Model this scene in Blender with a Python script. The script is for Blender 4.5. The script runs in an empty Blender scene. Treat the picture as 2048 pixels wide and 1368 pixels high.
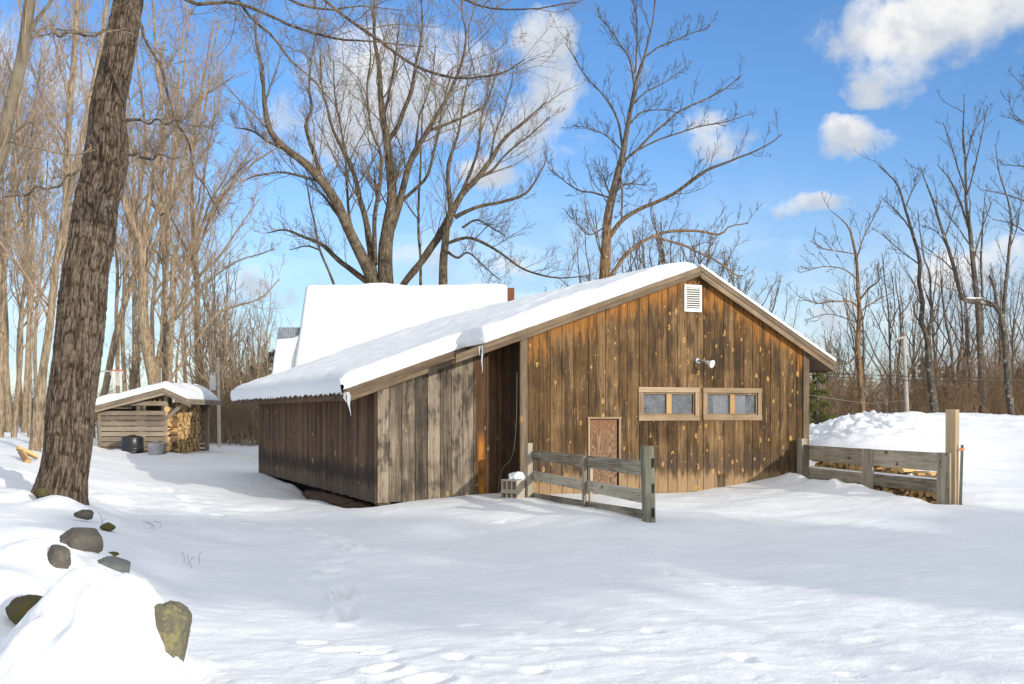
import bpy, bmesh, math, random
import numpy as np
from mathutils import Vector, Matrix

S = bpy.context.scene
COL = S.collection
RNG = np.random.default_rng(7)
random.seed(5)
F, HY, CX, CZ = 2200.0, 826.0, 1024.0, 1.6      # camera constants measured in the photograph


def W(px, py, Y):
    """point at distance Y that is seen in the direction (px, py)"""
    return np.array([(px - CX) * Y / F, Y, CZ + (HY - py) * Y / F])


# ------------------------------------------------------------------ noise
def _hash(ix, iy, iz, seed):
    h = (ix * 374761393 + iy * 668265263 + iz * 2147483647 + seed * 974634777) & 0xFFFFFFFF
    h = ((h ^ (h >> 13)) * 1274126177) & 0xFFFFFFFF
    h = (h ^ (h >> 16)) & 0xFFFFFFFF
    return h.astype(np.float64) / 2147483648.0 - 1.0


def vnoise(x, y, z=None, seed=0):
    x = np.asarray(x, float); y = np.asarray(y, float)
    z = np.zeros_like(x) if z is None else np.asarray(z, float)
    ix, iy, iz = [np.floor(a).astype(np.int64) for a in (x, y, z)]
    fx, fy, fz = x - ix, y - iy, z - iz
    fx, fy, fz = [a * a * a * (a * (a * 6 - 15) + 10) for a in (fx, fy, fz)]
    r = 0
    for dx in (0, 1):
        for dy in (0, 1):
            for dz in (0, 1):
                w = (fx if dx else 1 - fx) * (fy if dy else 1 - fy) * (fz if dz else 1 - fz)
                r = r + w * _hash(ix + dx, iy + dy, iz + dz, seed)
    return r


def fbm(x, y, z=None, seed=0, octs=4, gain=.5):
    a, s, fr = 0, 1., 1.
    for k in range(octs):
        a = a + s * vnoise(x * fr, y * fr, None if z is None else z * fr, seed + k)
        s *= gain; fr *= 2.03
    return a


def sstep(a, b, x):
    t = np.clip((x - a) / (b - a), 0, 1)
    return t * t * (3 - 2 * t)


# ------------------------------------------------------------------ objects
def tag(o, label=None, cat=None, group=None, kind=None):
    if label: o['label'] = label
    if cat: o['category'] = cat
    if group: o['group'] = group
    if kind: o['kind'] = kind
    return o


def empty(name, loc=(0, 0, 0), rz=0, label=None, cat=None, group=None):
    o = bpy.data.objects.new(name, None); COL.objects.link(o)
    o.location = loc; o.rotation_euler = (0, 0, rz); o.empty_display_size = .2
    return tag(o, label, cat, group)


def copy_tree(o, parent=None):
    c = o.copy(); COL.objects.link(c)
    if parent: c.parent = parent
    for ch in [x for x in bpy.data.objects if x.parent == o]:
        copy_tree(ch, c)
    return c


def link(name, me, mats, parent=None, smooth=False):
    for m in (mats if isinstance(mats, (list, tuple)) else [mats]):
        me.materials.append(m)
    o = bpy.data.objects.new(name, me); COL.objects.link(o)
    if parent: o.parent = parent
    if smooth:
        me.polygons.foreach_set('use_smooth', np.ones(len(me.polygons), bool))
    me.update()
    return o


def grid_mesh(name, V, faces, uv=None):
    """V (n,3) and faces (m,4) arrays to a mesh"""
    me = bpy.data.meshes.new(name)
    V = np.ascontiguousarray(V, np.float32); faces = np.ascontiguousarray(faces, np.int32)
    n, k = faces.shape
    me.vertices.add(len(V)); me.vertices.foreach_set('co', V.ravel())
    me.loops.add(n * k); me.loops.foreach_set('vertex_index', faces.ravel())
    me.polygons.add(n)
    me.polygons.foreach_set('loop_start', np.arange(0, n * k, k, dtype=np.int32))
    try: me.polygons.foreach_set('loop_total', np.full(n, k, np.int32))
    except Exception: pass
    if uv is not None:
        l = me.uv_layers.new(name='UVMap')
        l.data.foreach_set('uv', np.ascontiguousarray(uv[faces.ravel()], np.float32).ravel())
    me.update(calc_edges=True)
    return me


def nrm(v):
    return v / np.maximum(np.linalg.norm(v, axis=-1, keepdims=True), 1e-9)


class MB:
    """collects solid shapes with board coordinates (u along the grain, v across) and one random value per piece"""
    def __init__(self): self.v = []; self.f = []; self.uv = []; self.r = []; self.m = []

    def face(self, idx, uvs, r, m=0):
        self.f.append(idx); self.uv += uvs; self.r.append(r); self.m.append(m)

    def prism(self, poly, n, t, along, r=None, m=0):
        """planar polygon (list of points) extruded by t along unit n; grain runs along `along`"""
        r = random.random() if r is None else r
        n = np.array(n, float); along = nrm(np.array(along, float)); ac = np.cross(n, along)
        P = [np.array(p, float) for p in poly]; Q = [p + n * t for p in P]
        b = len(self.v); k = len(P); self.v += P + Q
        ou, ov = r * 37.1, r * 91.7
        def uv(p): return (float(p @ along) + ou, float(p @ ac + p @ n) + ov)
        allp = P + Q
        fs = [list(range(k))[::-1], list(range(k, 2 * k))]
        for i in range(k):
            j = (i + 1) % k
            fs.append([i, j, j + k, i + k])
        for f in fs:
            self.face([b + i for i in f], [uv(allp[i]) for i in f], r, m)

    def board(self, a, b, w, t, n, r=None, m=0, jit=0.):
        """straight board from a to b (centre line of its back face), width w, thickness t along n"""
        a = np.array(a, float); b = np.array(b, float); n = nrm(np.array(n, float))
        d = nrm(b - a); s = nrm(np.cross(n, d)) * w / 2
        if jit:
            a = a + s * random.uniform(-jit, jit); b = b + s * random.uniform(-jit, jit)
        self.prism([a - s, b - s, b + s, a + s], n, t, d, r, m)

    def box(self, lo, hi, r=None, along=(0, 0, 1), m=0):
        x0, y0, z0 = lo; x1, y1, z1 = hi
        self.prism([(x0, y0, z0), (x1, y0, z0), (x1, y1, z0), (x0, y1, z0)], (0, 0, 1), z1 - z0, along if abs(along[2]) < .5 else (1, 0, 0), r, m) if abs(along[2]) < .5 else \
            self.prism([(x0, y0, z0), (x0, y0, z1), (x1, y0, z1), (x1, y0, z0)], (0, 1, 0), y1 - y0, (0, 0, 1), r, m)

    def build(self, name, mats, parent=None, bevel=0., smooth=False):
        me = bpy.data.meshes.new(name)
        me.from_pydata([tuple(map(float, p)) for p in self.v], [], self.f)
        l = me.uv_layers.new(name='UVMap')
        l.data.foreach_set('uv', np.array(self.uv, np.float32).ravel())
        a = me.attributes.new('rnd', 'FLOAT', 'FACE'); a.data.foreach_set('value', np.array(self.r, np.float32))
        if any(self.m): me.polygons.foreach_set('material_index', np.array(self.m, np.int32))
        bm = bmesh.new(); bm.from_mesh(me); bmesh.ops.recalc_face_normals(bm, faces=bm.faces); bm.to_mesh(me); bm.free()
        o = link(name, me, mats, parent, smooth)
        if bevel:
            b = o.modifiers.new('bevel', 'BEVEL'); b.width = bevel; b.segments = 2; b.limit_method = 'ANGLE'
        return o


def tubes(P, R, m=4, cap=False):
    """P (B,n,3) R (B,n): tubes with m sides as (verts, faces, uv)"""
    B, n, _ = P.shape
    T = np.gradient(P, axis=1); T = nrm(T)
    ref = np.tile(np.array([.31, .17, .93]), (B, n, 1))
    mt = nrm(T.mean(1)); alt = np.abs(mt @ np.array([.31, .17, .93])) > .88
    ref[alt] = np.array([.95, -.2, .1])
    U = nrm(np.cross(T, ref)); Vv = np.cross(T, U)
    ang = np.arange(m) * 2 * math.pi / m
    ring = P[:, :, None, :] + R[:, :, None, None] * (np.cos(ang)[None, None, :, None] * U[:, :, None, :] + np.sin(ang)[None, None, :, None] * Vv[:, :, None, :])
    V = ring.reshape(-1, 3)
    b = np.arange(B)[:, None, None] * n * m; i = np.arange(n - 1)[None, :, None] * m; j = np.arange(m)[None, None, :]
    j2 = (j + 1) % m
    Fa = np.stack([b + i + j, b + i + j2, b + i + m + j2, b + i + m + j], -1).reshape(-1, 4)
    return V, Fa


def merge(parts):
    vs, fs, o = [], [], 0
    for V, f in parts:
        vs.append(V); fs.append(f + o); o += len(V)
    return np.concatenate(vs), np.concatenate(fs)


def resample(pts, n):
    """Catmull-Rom through the rows of pts (columns are interpolated together), n samples"""
    p = np.array(pts, float)
    q = np.vstack([2 * p[0] - p[1], p, 2 * p[-1] - p[-2]])
    seg = np.linalg.norm(np.diff(p[:, :3], axis=0), axis=1); cum = np.concatenate([[0], np.cumsum(seg)])
    t = np.linspace(0, cum[-1], n); k = np.clip(np.searchsorted(cum, t, 'right') - 1, 0, len(p) - 2)
    u = ((t - cum[k]) / np.maximum(seg[k], 1e-9))[:, None]
    a, b, c, d = q[k], q[k + 1], q[k + 2], q[k + 3]
    return .5 * ((2 * b) + (c - a) * u + (2 * a - 5 * b + 4 * c - d) * u ** 2 + (3 * b - a - 3 * c + d) * u ** 3)


def grow(P, R, K, lo, hi, ang=(.5, 1.0), n2=5, up=.25, tmin=.15, jit=.18, rc=.011, rmin=.003, rng=None, droop=0., lmax=99., lmin=0.):
    """K children on every branch of (P, R)"""
    rng = rng or RNG
    B, n, _ = P.shape
    L = np.linalg.norm(np.diff(P, axis=1), axis=2).sum(1)
    t = tmin + (1 - tmin) * ((np.arange(K)[None] + rng.random((B, K))) / K)
    x = t * (n - 1); i = np.clip(x.astype(int), 0, n - 2); fr = (x - i)[..., None]
    bi = np.arange(B)[:, None]
    pos = P[bi, i] * (1 - fr) + P[bi, i + 1] * fr
    rad = R[bi, i] * (1 - fr[..., 0]) + R[bi, i + 1] * fr[..., 0]
    tan = nrm(P[bi, i + 1] - P[bi, i])
    rv = rng.normal(size=(B, K, 3)); pr = nrm(rv - (rv * tan).sum(-1, keepdims=True) * tan)
    a = rng.uniform(ang[0], ang[1], (B, K, 1))
    d = nrm(tan * np.cos(a) + pr * np.sin(a) + np.array([0, 0, up]))
    ln = np.minimum(np.maximum(L, lmin)[:, None] * rng.uniform(lo, hi, (B, K)) * (1.12 - .6 * t), lmax)
    r0 = np.clip(np.minimum(rad * .7, ln * rc), rmin, None)
    out = [pos]; cur = pos
    step = (ln / (n2 - 1))[..., None]
    for k in range(n2 - 1):
        d = nrm(d + rng.normal(size=d.shape) * jit + np.array([0, 0, up * .35 - droop]))
        cur = cur + d * step; out.append(cur)
    C = np.stack(out, 2).reshape(B * K, n2, 3)
    rr = (r0[..., None] * np.linspace(1, .35, n2)).reshape(B * K, n2)
    return C, np.maximum(rr, rmin * .7)


# ------------------------------------------------------------------ nodes
class NT:
    def __init__(self, tree):
        self.t = tree; tree.nodes.clear()

    def new(self, typ, **kw):
        n = self.t.nodes.new(typ)
        for k, v in kw.items(): setattr(n, k, v)
        return n

    def put(self, sock, v):
        if isinstance(v, bpy.types.NodeSocket): self.t.links.new(v, sock)
        elif v is not None:
            if hasattr(sock.default_value, '__len__') and not hasattr(v, '__len__'): v = (v,) * len(sock.default_value)
            if hasattr(v, '__len__') and len(sock.default_value) == 4 and len(v) == 3: v = (*v, 1)
            sock.default_value = v

    def m(self, op, a, b=None, c=None, clamp=False):
        n = self.new('ShaderNodeMath', operation=op); n.use_clamp = clamp
        for s, v in zip(n.inputs, (a, b, c)): self.put(s, v)
        return n.outputs[0]

    def vm(self, op, a, b=None):
        n = self.new('ShaderNodeVectorMath', operation=op); self.put(n.inputs[0], a)
        if b is not None: self.put(n.inputs[1], b)
        return n.outputs['Value'] if op in ('DOT_PRODUCT', 'LENGTH', 'DISTANCE') else n.outputs[0]

    def sep(self, v):
        n = self.new('ShaderNodeSeparateXYZ'); self.put(n.inputs[0], v); return n.outputs

    def comb(self, x, y, z):
        n = self.new('ShaderNodeCombineXYZ')
        for s, v in zip(n.inputs, (x, y, z)): self.put(s, v)
        return n.outputs[0]

    def mix(self, f, a, b, typ='MIX'):
        n = self.new('ShaderNodeMix', data_type='RGBA', blend_type=typ); n.clamp_factor = True
        self.put(n.inputs[0], f); self.put(n.inputs[6], a); self.put(n.inputs[7], b)
        return n.outputs[2]

    def ss(self, x, a, b):
        n = self.new('ShaderNodeMapRange', interpolation_type='SMOOTHSTEP')
        self.put(n.inputs[0], x); self.put(n.inputs[1], a); self.put(n.inputs[2], b)
        return n.outputs[0]

    def lin(self, x, a, b, c=0., d=1.):
        n = self.new('ShaderNodeMapRange'); n.clamp = True
        for s, v in zip(n.inputs[:5], (x, a, b, c, d)): self.put(s, v)
        return n.outputs[0]

    def ramp(self, f, stops, interp='LINEAR'):
        n = self.new('ShaderNodeValToRGB'); self.put(n.inputs[0], f); e = n.color_ramp.elements
        n.color_ramp.interpolation = interp
        while len(e) < len(stops): e.new(.5)
        for el, (p, c) in zip(e, stops):
            el.position = p; el.color = (*c, 1) if len(c) == 3 else c
        return n.outputs[0]

    def noise(self, v, scale, detail=3., rough=.5, dist=0., col=False):
        n = self.new('ShaderNodeTexNoise'); self.put(n.inputs['Vector'], v)
        n.inputs['Scale'].default_value = scale; n.inputs['Detail'].default_value = detail
        n.inputs['Roughness'].default_value = rough; n.inputs['Distortion'].default_value = dist
        return n.outputs[1 if col else 0]

    def voro(self, v, scale, dim='2D', feature='F1', rand=1.):
        n = self.new('ShaderNodeTexVoronoi', voronoi_dimensions=dim, feature=feature); self.put(n.inputs['Vector'], v)
        n.inputs['Scale'].default_value = scale; n.inputs['Randomness'].default_value = rand
        return n.outputs

    def obj(self): return self.new('ShaderNodeTexCoord').outputs['Object']
    def uv(self): return self.new('ShaderNodeTexCoord').outputs['UV']
    def attr(self, n): return self.new('ShaderNodeAttribute', attribute_name=n).outputs['Fac']

    def bump(self, h, s=.3, d=.02):
        n = self.new('ShaderNodeBump'); n.inputs['Strength'].default_value = s; n.inputs['Distance'].default_value = d
        self.put(n.inputs['Height'], h); return n.outputs[0]

    def out(self, col, rough=.8, normal=None, metal=0., spec=.3, **kw):
        p = self.new('ShaderNodeBsdfPrincipled')
        self.put(p.inputs['Base Color'], col); self.put(p.inputs['Roughness'], rough); self.put(p.inputs['Metallic'], metal)
        p.inputs['Specular IOR Level'].default_value = spec
        if normal is not None: self.put(p.inputs['Normal'], normal)
        for k, v in kw.items(): self.put(p.inputs[k], v)
        o = self.new('ShaderNodeOutputMaterial'); self.t.links.new(p.outputs[0], o.inputs[0])
        return p


def mat(name):
    m = bpy.data.materials.new(name); m.use_nodes = True
    return m, NT(m.node_tree)


def wood(name, dark, mid, light, knots=.5, kcol=(.62, .40, .16), extra=None, contrast=1., stain=.5):
    """weathered boards; UV = metres along and across the grain"""
    m, n = mat(name)
    uv = n.sep(n.uv()); r = n.attr('rnd'); ob = n.obj()
    u, v = uv[0], uv[1]
    def co(a, b): return n.comb(n.m('MULTIPLY', u, a), n.m('MULTIPLY', v, b), n.m('MULTIPLY', r, 23.))
    broad = n.noise(co(.8, 14.), 1., 4, .6, .3)
    fine = n.noise(co(2.2, 75.), 1., 4, .65)
    blot = n.noise(ob, 2.2, 4, .6)
    tone = n.m('ADD', n.m('MULTIPLY', broad, .55 * contrast), n.m('MULTIPLY', fine, .62 * contrast))
    tone = n.m('ADD', tone, n.m('MULTIPLY', n.m('SUBTRACT', r, .5), .34))
    tone = n.m('ADD', tone, n.m('MULTIPLY', n.m('SUBTRACT', blot, .5), stain))
    c0 = .585 * contrast
    col = n.ramp(n.m('ADD', tone, .5 - c0), [(.22, dark), (.5, mid), (.8, light)])
    if extra: col = extra(n, col, ob, u, v, r, broad, fine)
    if knots:
        wob = n.m('MULTIPLY', n.m('SUBTRACT', broad, .5), .25)
        vo = n.voro(n.comb(n.m('ADD', n.m('MULTIPLY', u, 3.5), wob), n.m('ADD', n.m('MULTIPLY', v, 6.), n.m('MULTIPLY', n.m('SUBTRACT', fine, .5), .12)), 0.), 1., '2D')
        d, c = vo['Distance'], n.sep(vo['Color'])
        rad = n.m('MULTIPLY_ADD', n.m('POWER', c[1], 3.), .20, .030)
        on = n.m('GREATER_THAN', n.m('ADD', c[0], n.m('MULTIPLY', n.m('SUBTRACT', n.noise(ob, 1.5, 3, .6), .5), 1.5)), 1 - knots)
        k = n.m('MULTIPLY', n.m('SUBTRACT', 1., n.ss(n.m('DIVIDE', d, rad), .75, 1.05)), on)
        kc = n.mix(n.ss(n.m('DIVIDE', d, rad), .3, .6), (.16, .08, .03), kcol)
        kc = n.mix(n.m('GREATER_THAN', c[2], .55), kcol, kc)
        col = n.mix(n.m('MULTIPLY', k, n.m('MULTIPLY_ADD', c[2], .4, .6)), col, kc)
    h = n.m('ADD', n.m('MULTIPLY', fine, .6), n.m('MULTIPLY', broad, .5))
    n.out(col, .82, n.bump(h, .45, .006), spec=.2)
    return m


def plain(name, col, rough=.6, metal=0., var=.25, scale=6., bump=.1, spec=.35):
    m, n = mat(name)
    nz = n.noise(n.obj(), scale, 5, .6)
    c2 = tuple(x * (1 - var) for x in col); c3 = tuple(min(1, x * (1 + var)) for x in col)
    n.out(n.ramp(nz, [(.3, c2), (.7, c3)]), rough, n.bump(nz, bump, .01), metal, spec)
    return m


def snow_mat(name, fine=1.):
    m, n = mat(name)
    ob = n.obj()
    a = n.noise(ob, 3., 5, .55); b = n.noise(ob, 26., 4, .6); c = n.noise(ob, 120., 2, .6)
    h = n.m('ADD', n.m('ADD', n.m('MULTIPLY', a, 1.2), n.m('MULTIPLY', b, .35 * fine)), n.m('MULTIPLY', c, .14 * fine))
    n.out(n.mix(n.ss(n.noise(ob, .6, 3), .35, .7), (.815, .835, .85), (.85, .865, .875)), .55, n.bump(h, .55, .05), spec=.25)
    return m
# ================================================================== BARN
TH = math.atan(950 / 2200.); CT, ST = math.cos(TH), math.sin(TH)
L0 = np.array([-2.246, 18.3])
XR, G, XK, ZK, XE = 2.27, .77, 5.73, 4.225, 8.19     # step in the front, its depth, ridge, ridge height, right corner
ML, MR, DEEP = .354, .549, 10.53


def roofz(x): return ZK - ML * (XK - x) if x < XK else ZK - MR * (x - XK)
def BW(x, y, z): return np.array([L0[0] + x * CT - y * ST, L0[1] + x * ST + y * CT, z])


def gable_extra(n, col, ob, u, v, r, broad, fine):
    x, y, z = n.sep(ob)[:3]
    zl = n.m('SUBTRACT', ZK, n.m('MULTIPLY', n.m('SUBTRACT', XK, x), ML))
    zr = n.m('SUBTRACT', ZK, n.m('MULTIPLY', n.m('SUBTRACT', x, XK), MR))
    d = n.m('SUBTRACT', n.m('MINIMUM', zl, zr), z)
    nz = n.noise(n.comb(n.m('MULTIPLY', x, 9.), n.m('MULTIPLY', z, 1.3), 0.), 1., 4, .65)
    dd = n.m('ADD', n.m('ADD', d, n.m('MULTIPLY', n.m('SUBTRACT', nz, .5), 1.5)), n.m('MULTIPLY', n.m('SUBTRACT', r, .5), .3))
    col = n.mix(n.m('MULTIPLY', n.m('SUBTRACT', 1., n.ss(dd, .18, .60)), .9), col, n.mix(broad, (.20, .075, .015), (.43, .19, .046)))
    # old water stains in bands, sun-bleached foot
    st = n.noise(n.comb(n.m('MULTIPLY', x, 5.), n.m('MULTIPLY', z, .9), 3.), 1., 4, .65)
    col = n.mix(n.m('MULTIPLY', n.ss(st, .48, .62), .75), col, (.038, .025, .015))
    ft = n.m('ADD', z, n.m('MULTIPLY', n.m('SUBTRACT', nz, .5), .8))
    band = n.m('MULTIPLY', n.ss(ft, .45, .62), n.m('SUBTRACT', 1., n.ss(ft, .72, 1.05)))
    col = n.mix(n.m('MULTIPLY', band, .5), col, (.07, .052, .04))
    col = n.mix(n.m('MULTIPLY', n.m('SUBTRACT', 1., n.ss(ft, .38, .58)), .6), col, (.40, .27, .15))
    gp_ = n.noise(n.comb(n.m('MULTIPLY', x, 7.), n.m('MULTIPLY', z, 3.2), 11.), 1., 5, .72)
    col = n.mix(n.m('MULTIPLY', n.ss(gp_, .63, .70), .75), col, (.56, .32, .10))
    # scraped, paler strips
    sc = n.noise(n.comb(n.m('MULTIPLY', x, 26.), n.m('MULTIPLY', z, 1.6), 7.), 1., 3, .6)
    return n.mix(n.m('MULTIPLY', n.ss(sc, .60, .72), .6), col, (.40, .255, .12))


def side_extra(n, col, ob, u, v, r, broad, fine):
    x, y, z = n.sep(ob)[:3]
    nz = n.noise(n.comb(n.m('MULTIPLY', y, 4.), n.m('MULTIPLY', z, .8), 0.), 1., 4, .6)
    ft = n.m('ADD', z, n.m('MULTIPLY', n.m('SUBTRACT', nz, .5), .5))
    band = n.m('MULTIPLY', n.ss(ft, .25, .48), n.m('SUBTRACT', 1., n.ss(ft, .55, .8)))
    col = n.mix(n.m('MULTIPLY', band, .75), col, (.022, .018, .015))
    col = n.mix(n.m('MULTIPLY', n.m('SUBTRACT', 1., n.ss(ft, .2, .45)), .6), col, (.10, .085, .062))
    return n.mix(n.m('MULTIPLY', n.ss(nz, .55, .7), .5), col, (.22, .115, .055))


def lean_extra(n, col, ob, u, v, r, broad, fine):
    x, y, z = n.sep(ob)[:3]
    b = n.noise(n.comb(n.m('MULTIPLY', x, 4.5), n.m('MULTIPLY', z, 1.5), 1.), 1., 5, .68)
    col = n.mix(n.m('MULTIPLY', n.ss(b, .48, .62), .8), col, (.036, .030, .025))
    # boards sheltered in the corner keep their brown, darkened for the shade there
    sh = n.ss(n.m('ADD', x, n.m('MULTIPLY', b, .12)), 1.76, 1.83)
    col = n.mix(n.m('MULTIPLY', sh, .85), col, n.mix(broad, (.022, .010, .004), (.125, .052, .017)))
    o = n.m('MULTIPLY', n.m('SUBTRACT', 1., n.ss(n.m('ABSOLUTE', n.m('SUBTRACT', x, 1.86)), .02, .09)), n.ss(b, .35, .6))
    return n.mix(n.m('MULTIPLY', o, n.m('SUBTRACT', 1., n.ss(z, 1.0, 1.35))), col, (.42, .17, .03))


M = {}
M['gable'] = wood('gable_boards', (.030, .016, .006), (.112, .064, .027), (.265, .165, .078), .60, (.50, .29, .10), gable_extra)
M['side'] = wood('side_boards', (.045, .027, .016), (.115, .064, .034), (.20, .12, .065), .1, extra=side_extra, contrast=1.2)
M['inner'] = wood('shade_dark_boards', (.016, .010, .006), (.045, .025, .014), (.09, .05, .028), .2, (.16, .07, .02))  # return wall's shade put into a darker board colour
M['lean'] = wood('grey_boards', (.036, .027, .019), (.145, .113, .080), (.33, .268, .198), .3, (.36, .25, .13), lean_extra, 1.25)
M['trim'] = wood('trim_boards', (.075, .052, .034), (.165, .118, .076), (.30, .225, .15), .25, (.36, .2, .08), contrast=1.2)
M['frame'] = wood('window_boards', (.16, .105, .06), (.29, .205, .125), (.43, .33, .215), .1)
M['mull'] = wood('honey_boards', (.30, .18, .07), (.42, .26, .11), (.50, .33, .16), 0)
M['fence'] = wood('fence_boards', (.10, .084, .060), (.30, .258, .192), (.48, .425, .325), .4, (.08, .06, .045), contrast=1.5)
M['post'] = wood('post_wood', (.12, .115, .08), (.27, .25, .19), (.44, .41, .33), .15, (.09, .075, .055), contrast=1.2)
M['newpost'] = wood('pale_post', (.18, .122, .068), (.32, .225, .135), (.44, .33, .21), .3, (.22, .13, .06))
M['plank'] = wood('grey_plank', (.17, .145, .11), (.35, .31, .24), (.50, .455, .37), .2, (.2, .15, .1))
M['slat'] = wood('shed_boards', (.12, .092, .066), (.25, .20, .148), (.38, .315, .24), .15, (.2, .14, .09))
M['snow'] = snow_mat('snow'); M['roofsnow'] = snow_mat('roof_snow_mat', 1.3)
M['metal'] = plain('grey_metal', (.55, .56, .57), .4, .8, .1)
M['white'] = plain('white_paint', (.80, .79, .75), .5, 0, .06)
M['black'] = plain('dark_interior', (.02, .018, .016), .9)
M['concrete'] = plain('concrete', (.42, .355, .27), .95, 0, .25, 14, .5)
M['ice'] = mat('ice')[0]
_n = NT(M['ice'].node_tree); _n.out((.88, .92, .95), .08, spec=.5, **{'Transmission Weight': .55, 'IOR': 1.31})


def glass():
    m, n = mat('dusty_glass')
    ob = n.obj(); nz = n.noise(ob, 5., 5, .65)
    # wire mesh pressed against the dusty pane
    w = n.voro(n.vm('MULTIPLY', ob, (1, 0, 1)), 42., '3D', 'DISTANCE_TO_EDGE')['Distance']
    wire = n.m('SUBTRACT', 1., n.ss(w, .04, .11))
    d = n.new('ShaderNodeBsdfPrincipled'); n.put(d.inputs['Base Color'], n.mix(nz, (.09, .10, .12), (.27, .285, .31))); d.inputs['Roughness'].default_value = .22
    t = n.new('ShaderNodeBsdfTransparent')
    mx = n.new('ShaderNodeMixShader'); n.put(mx.inputs[0], n.m('MAXIMUM', n.lin(nz, .3, .7, .15, .58), n.m('MULTIPLY', wire, .8)))
    n.t.links.new(t.outputs[0], mx.inputs[1]); n.t.links.new(d.outputs[0], mx.inputs[2])
    o = n.new('ShaderNodeOutputMaterial'); n.t.links.new(mx.outputs[0], o.inputs[0])
    return m


def plywood():
    m, n = mat('plywood_door')
    ob = n.sep(n.obj())
    v = n.comb(n.m('MULTIPLY', ob[0], 3.6), n.m('MULTIPLY', ob[2], .8), 0.)
    nz = n.noise(v, 1.6, 2.5, .45, .3)
    w = n.m('SINE', n.m('MULTIPLY', nz, 120.))
    col = n.mix(n.ss(w, -.7, .8), (.13, .070, .038), (.25, .165, .105))
    col = n.mix(n.m('MULTIPLY', n.ss(ob[2], 1.0, 1.55), .6), col, (.24, .105, .05))
    n.out(col, .8, n.bump(w, .2, .004), spec=.2)
    return m


M['glass'] = glass(); M['ply'] = plywood()

barn = empty('barn', (*L0, 0), TH, 'weathered brown board barn with a snow covered roof and a lower grey front wall', 'barn')
TK = .022


def wall_boards(mb, edges, zb, ztop, y, openings=(), n=(0, -1, 0), axis=0, gap=.011):
    """vertical boards between consecutive edges, cut by openings (x0, x1, z0, z1)"""
    es = sorted(set([round(e, 4) for e in edges]))
    for a, b in zip(es[:-1], es[1:]):
        if b - a < .03: continue
        cuts = [(zb + random.uniform(-.012, .012), None)]
        for (x0, x1, z0, z1) in openings:
            if a >= x0 - .01 and b <= x1 + .01:
                cuts = [(zb, z0), (z1, None)]
        r = random.random(); off = random.uniform(0, .006)
        for lo, hi in cuts:
            xs = [a + gap / 2, b - gap / 2]
            if hi is None:
                top = [(b - gap / 2, ztop(b))] + ([(XK, ztop(XK))] if axis == 0 and a < XK < b else []) + [(a + gap / 2, ztop(a))]
            else:
                top = [(xs[1], hi), (xs[0], hi)]
            poly = [(xs[0], lo), (xs[1], lo)] + top
            P = [(p, y, q) if axis == 0 else (y, p, q) for p, q in poly]
            P = [np.array(p) + np.array(n) * off for p in P]
            mb.prism(P, n, TK, (0, 0, 1), r)
            r = (r * 7.3 + .31) % 1


def edges(a, b, w, must=()):
    e = [a]
    while e[-1] < b - w * .6:
        e.append(e[-1] + w * random.uniform(.9, 1.1))
    e = [x for x in e if all(abs(x - k) > w * .4 for k in (*must, b))]
    return sorted(e + [b, *must])


# --- walls
w1 = (4.545, 5.745, 1.50, 2.025); w2 = (5.88, 7.105, 1.50, 2.025); dr = (3.54, 4.14, .21, 1.515)
mb = MB()
wall_boards(mb, edges(XR + .12, XE - .11, .205, (w1[0], w1[1], w2[0], w2[1], dr[0], dr[1])), .19, lambda x: roofz(x) - .06, -G, (w1, w2, dr))
mb.build('front_gable_wall', M['gable'], barn)
mb = MB(); mb.box((XR + .02, -G - .012, .0), (XE - .02, -G + .05, .185), along=(1, 0, 0)); mb.build('sill_beam', M['newpost'], barn)
mb = MB(); wall_boards(mb, edges(0, XR - TK, .215), .103, lambda x: roofz(x) - .06, 0)
mb.build('front_lean_wall', M['lean'], barn)
mb = MB(); wall_boards(mb, edges(0.0, DEEP, .17), .10, lambda y: roofz(0) - .06, 0, n=(-1, 0, 0), axis=1)
mb.build('side_wall', M['side'], barn)
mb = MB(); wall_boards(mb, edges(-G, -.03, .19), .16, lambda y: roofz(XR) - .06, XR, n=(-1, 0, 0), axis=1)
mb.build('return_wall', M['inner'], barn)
mb = MB(); wall_boards(mb, edges(-G, DEEP, .2), .2, lambda y: roofz(XE) - .08, XE, n=(1, 0, 0), axis=1)
wall_boards(mb, edges(0, XE, .2), .1, lambda x: roofz(x) - .06, DEEP, n=(0, 1, 0))
mb.build('back_wall', M['side'], barn)
# dark lining added behind the boards to block light leaks
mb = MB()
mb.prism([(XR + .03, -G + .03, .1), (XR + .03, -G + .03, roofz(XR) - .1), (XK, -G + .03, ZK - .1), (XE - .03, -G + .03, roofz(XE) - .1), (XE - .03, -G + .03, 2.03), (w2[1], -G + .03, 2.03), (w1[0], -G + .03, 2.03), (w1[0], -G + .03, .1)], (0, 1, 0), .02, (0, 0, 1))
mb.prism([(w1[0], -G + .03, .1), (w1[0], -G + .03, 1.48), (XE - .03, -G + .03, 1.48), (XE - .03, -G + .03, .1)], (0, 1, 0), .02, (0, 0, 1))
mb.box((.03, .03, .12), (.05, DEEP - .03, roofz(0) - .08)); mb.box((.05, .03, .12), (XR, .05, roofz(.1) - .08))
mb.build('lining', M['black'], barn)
# corner boards
mb = MB(); mb.box((XR - TK, -G - .045, .2), (XR + .115, -G, roofz(XR) - .07)); mb.build('corner_board', M['trim'], barn, .004)
mb = MB(); mb.box((XE - .105, -G - .05, .15), (XE + .03, -G, roofz(XE) - .08)); mb.build('corner_board', M['trim'], barn, .004)
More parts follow.
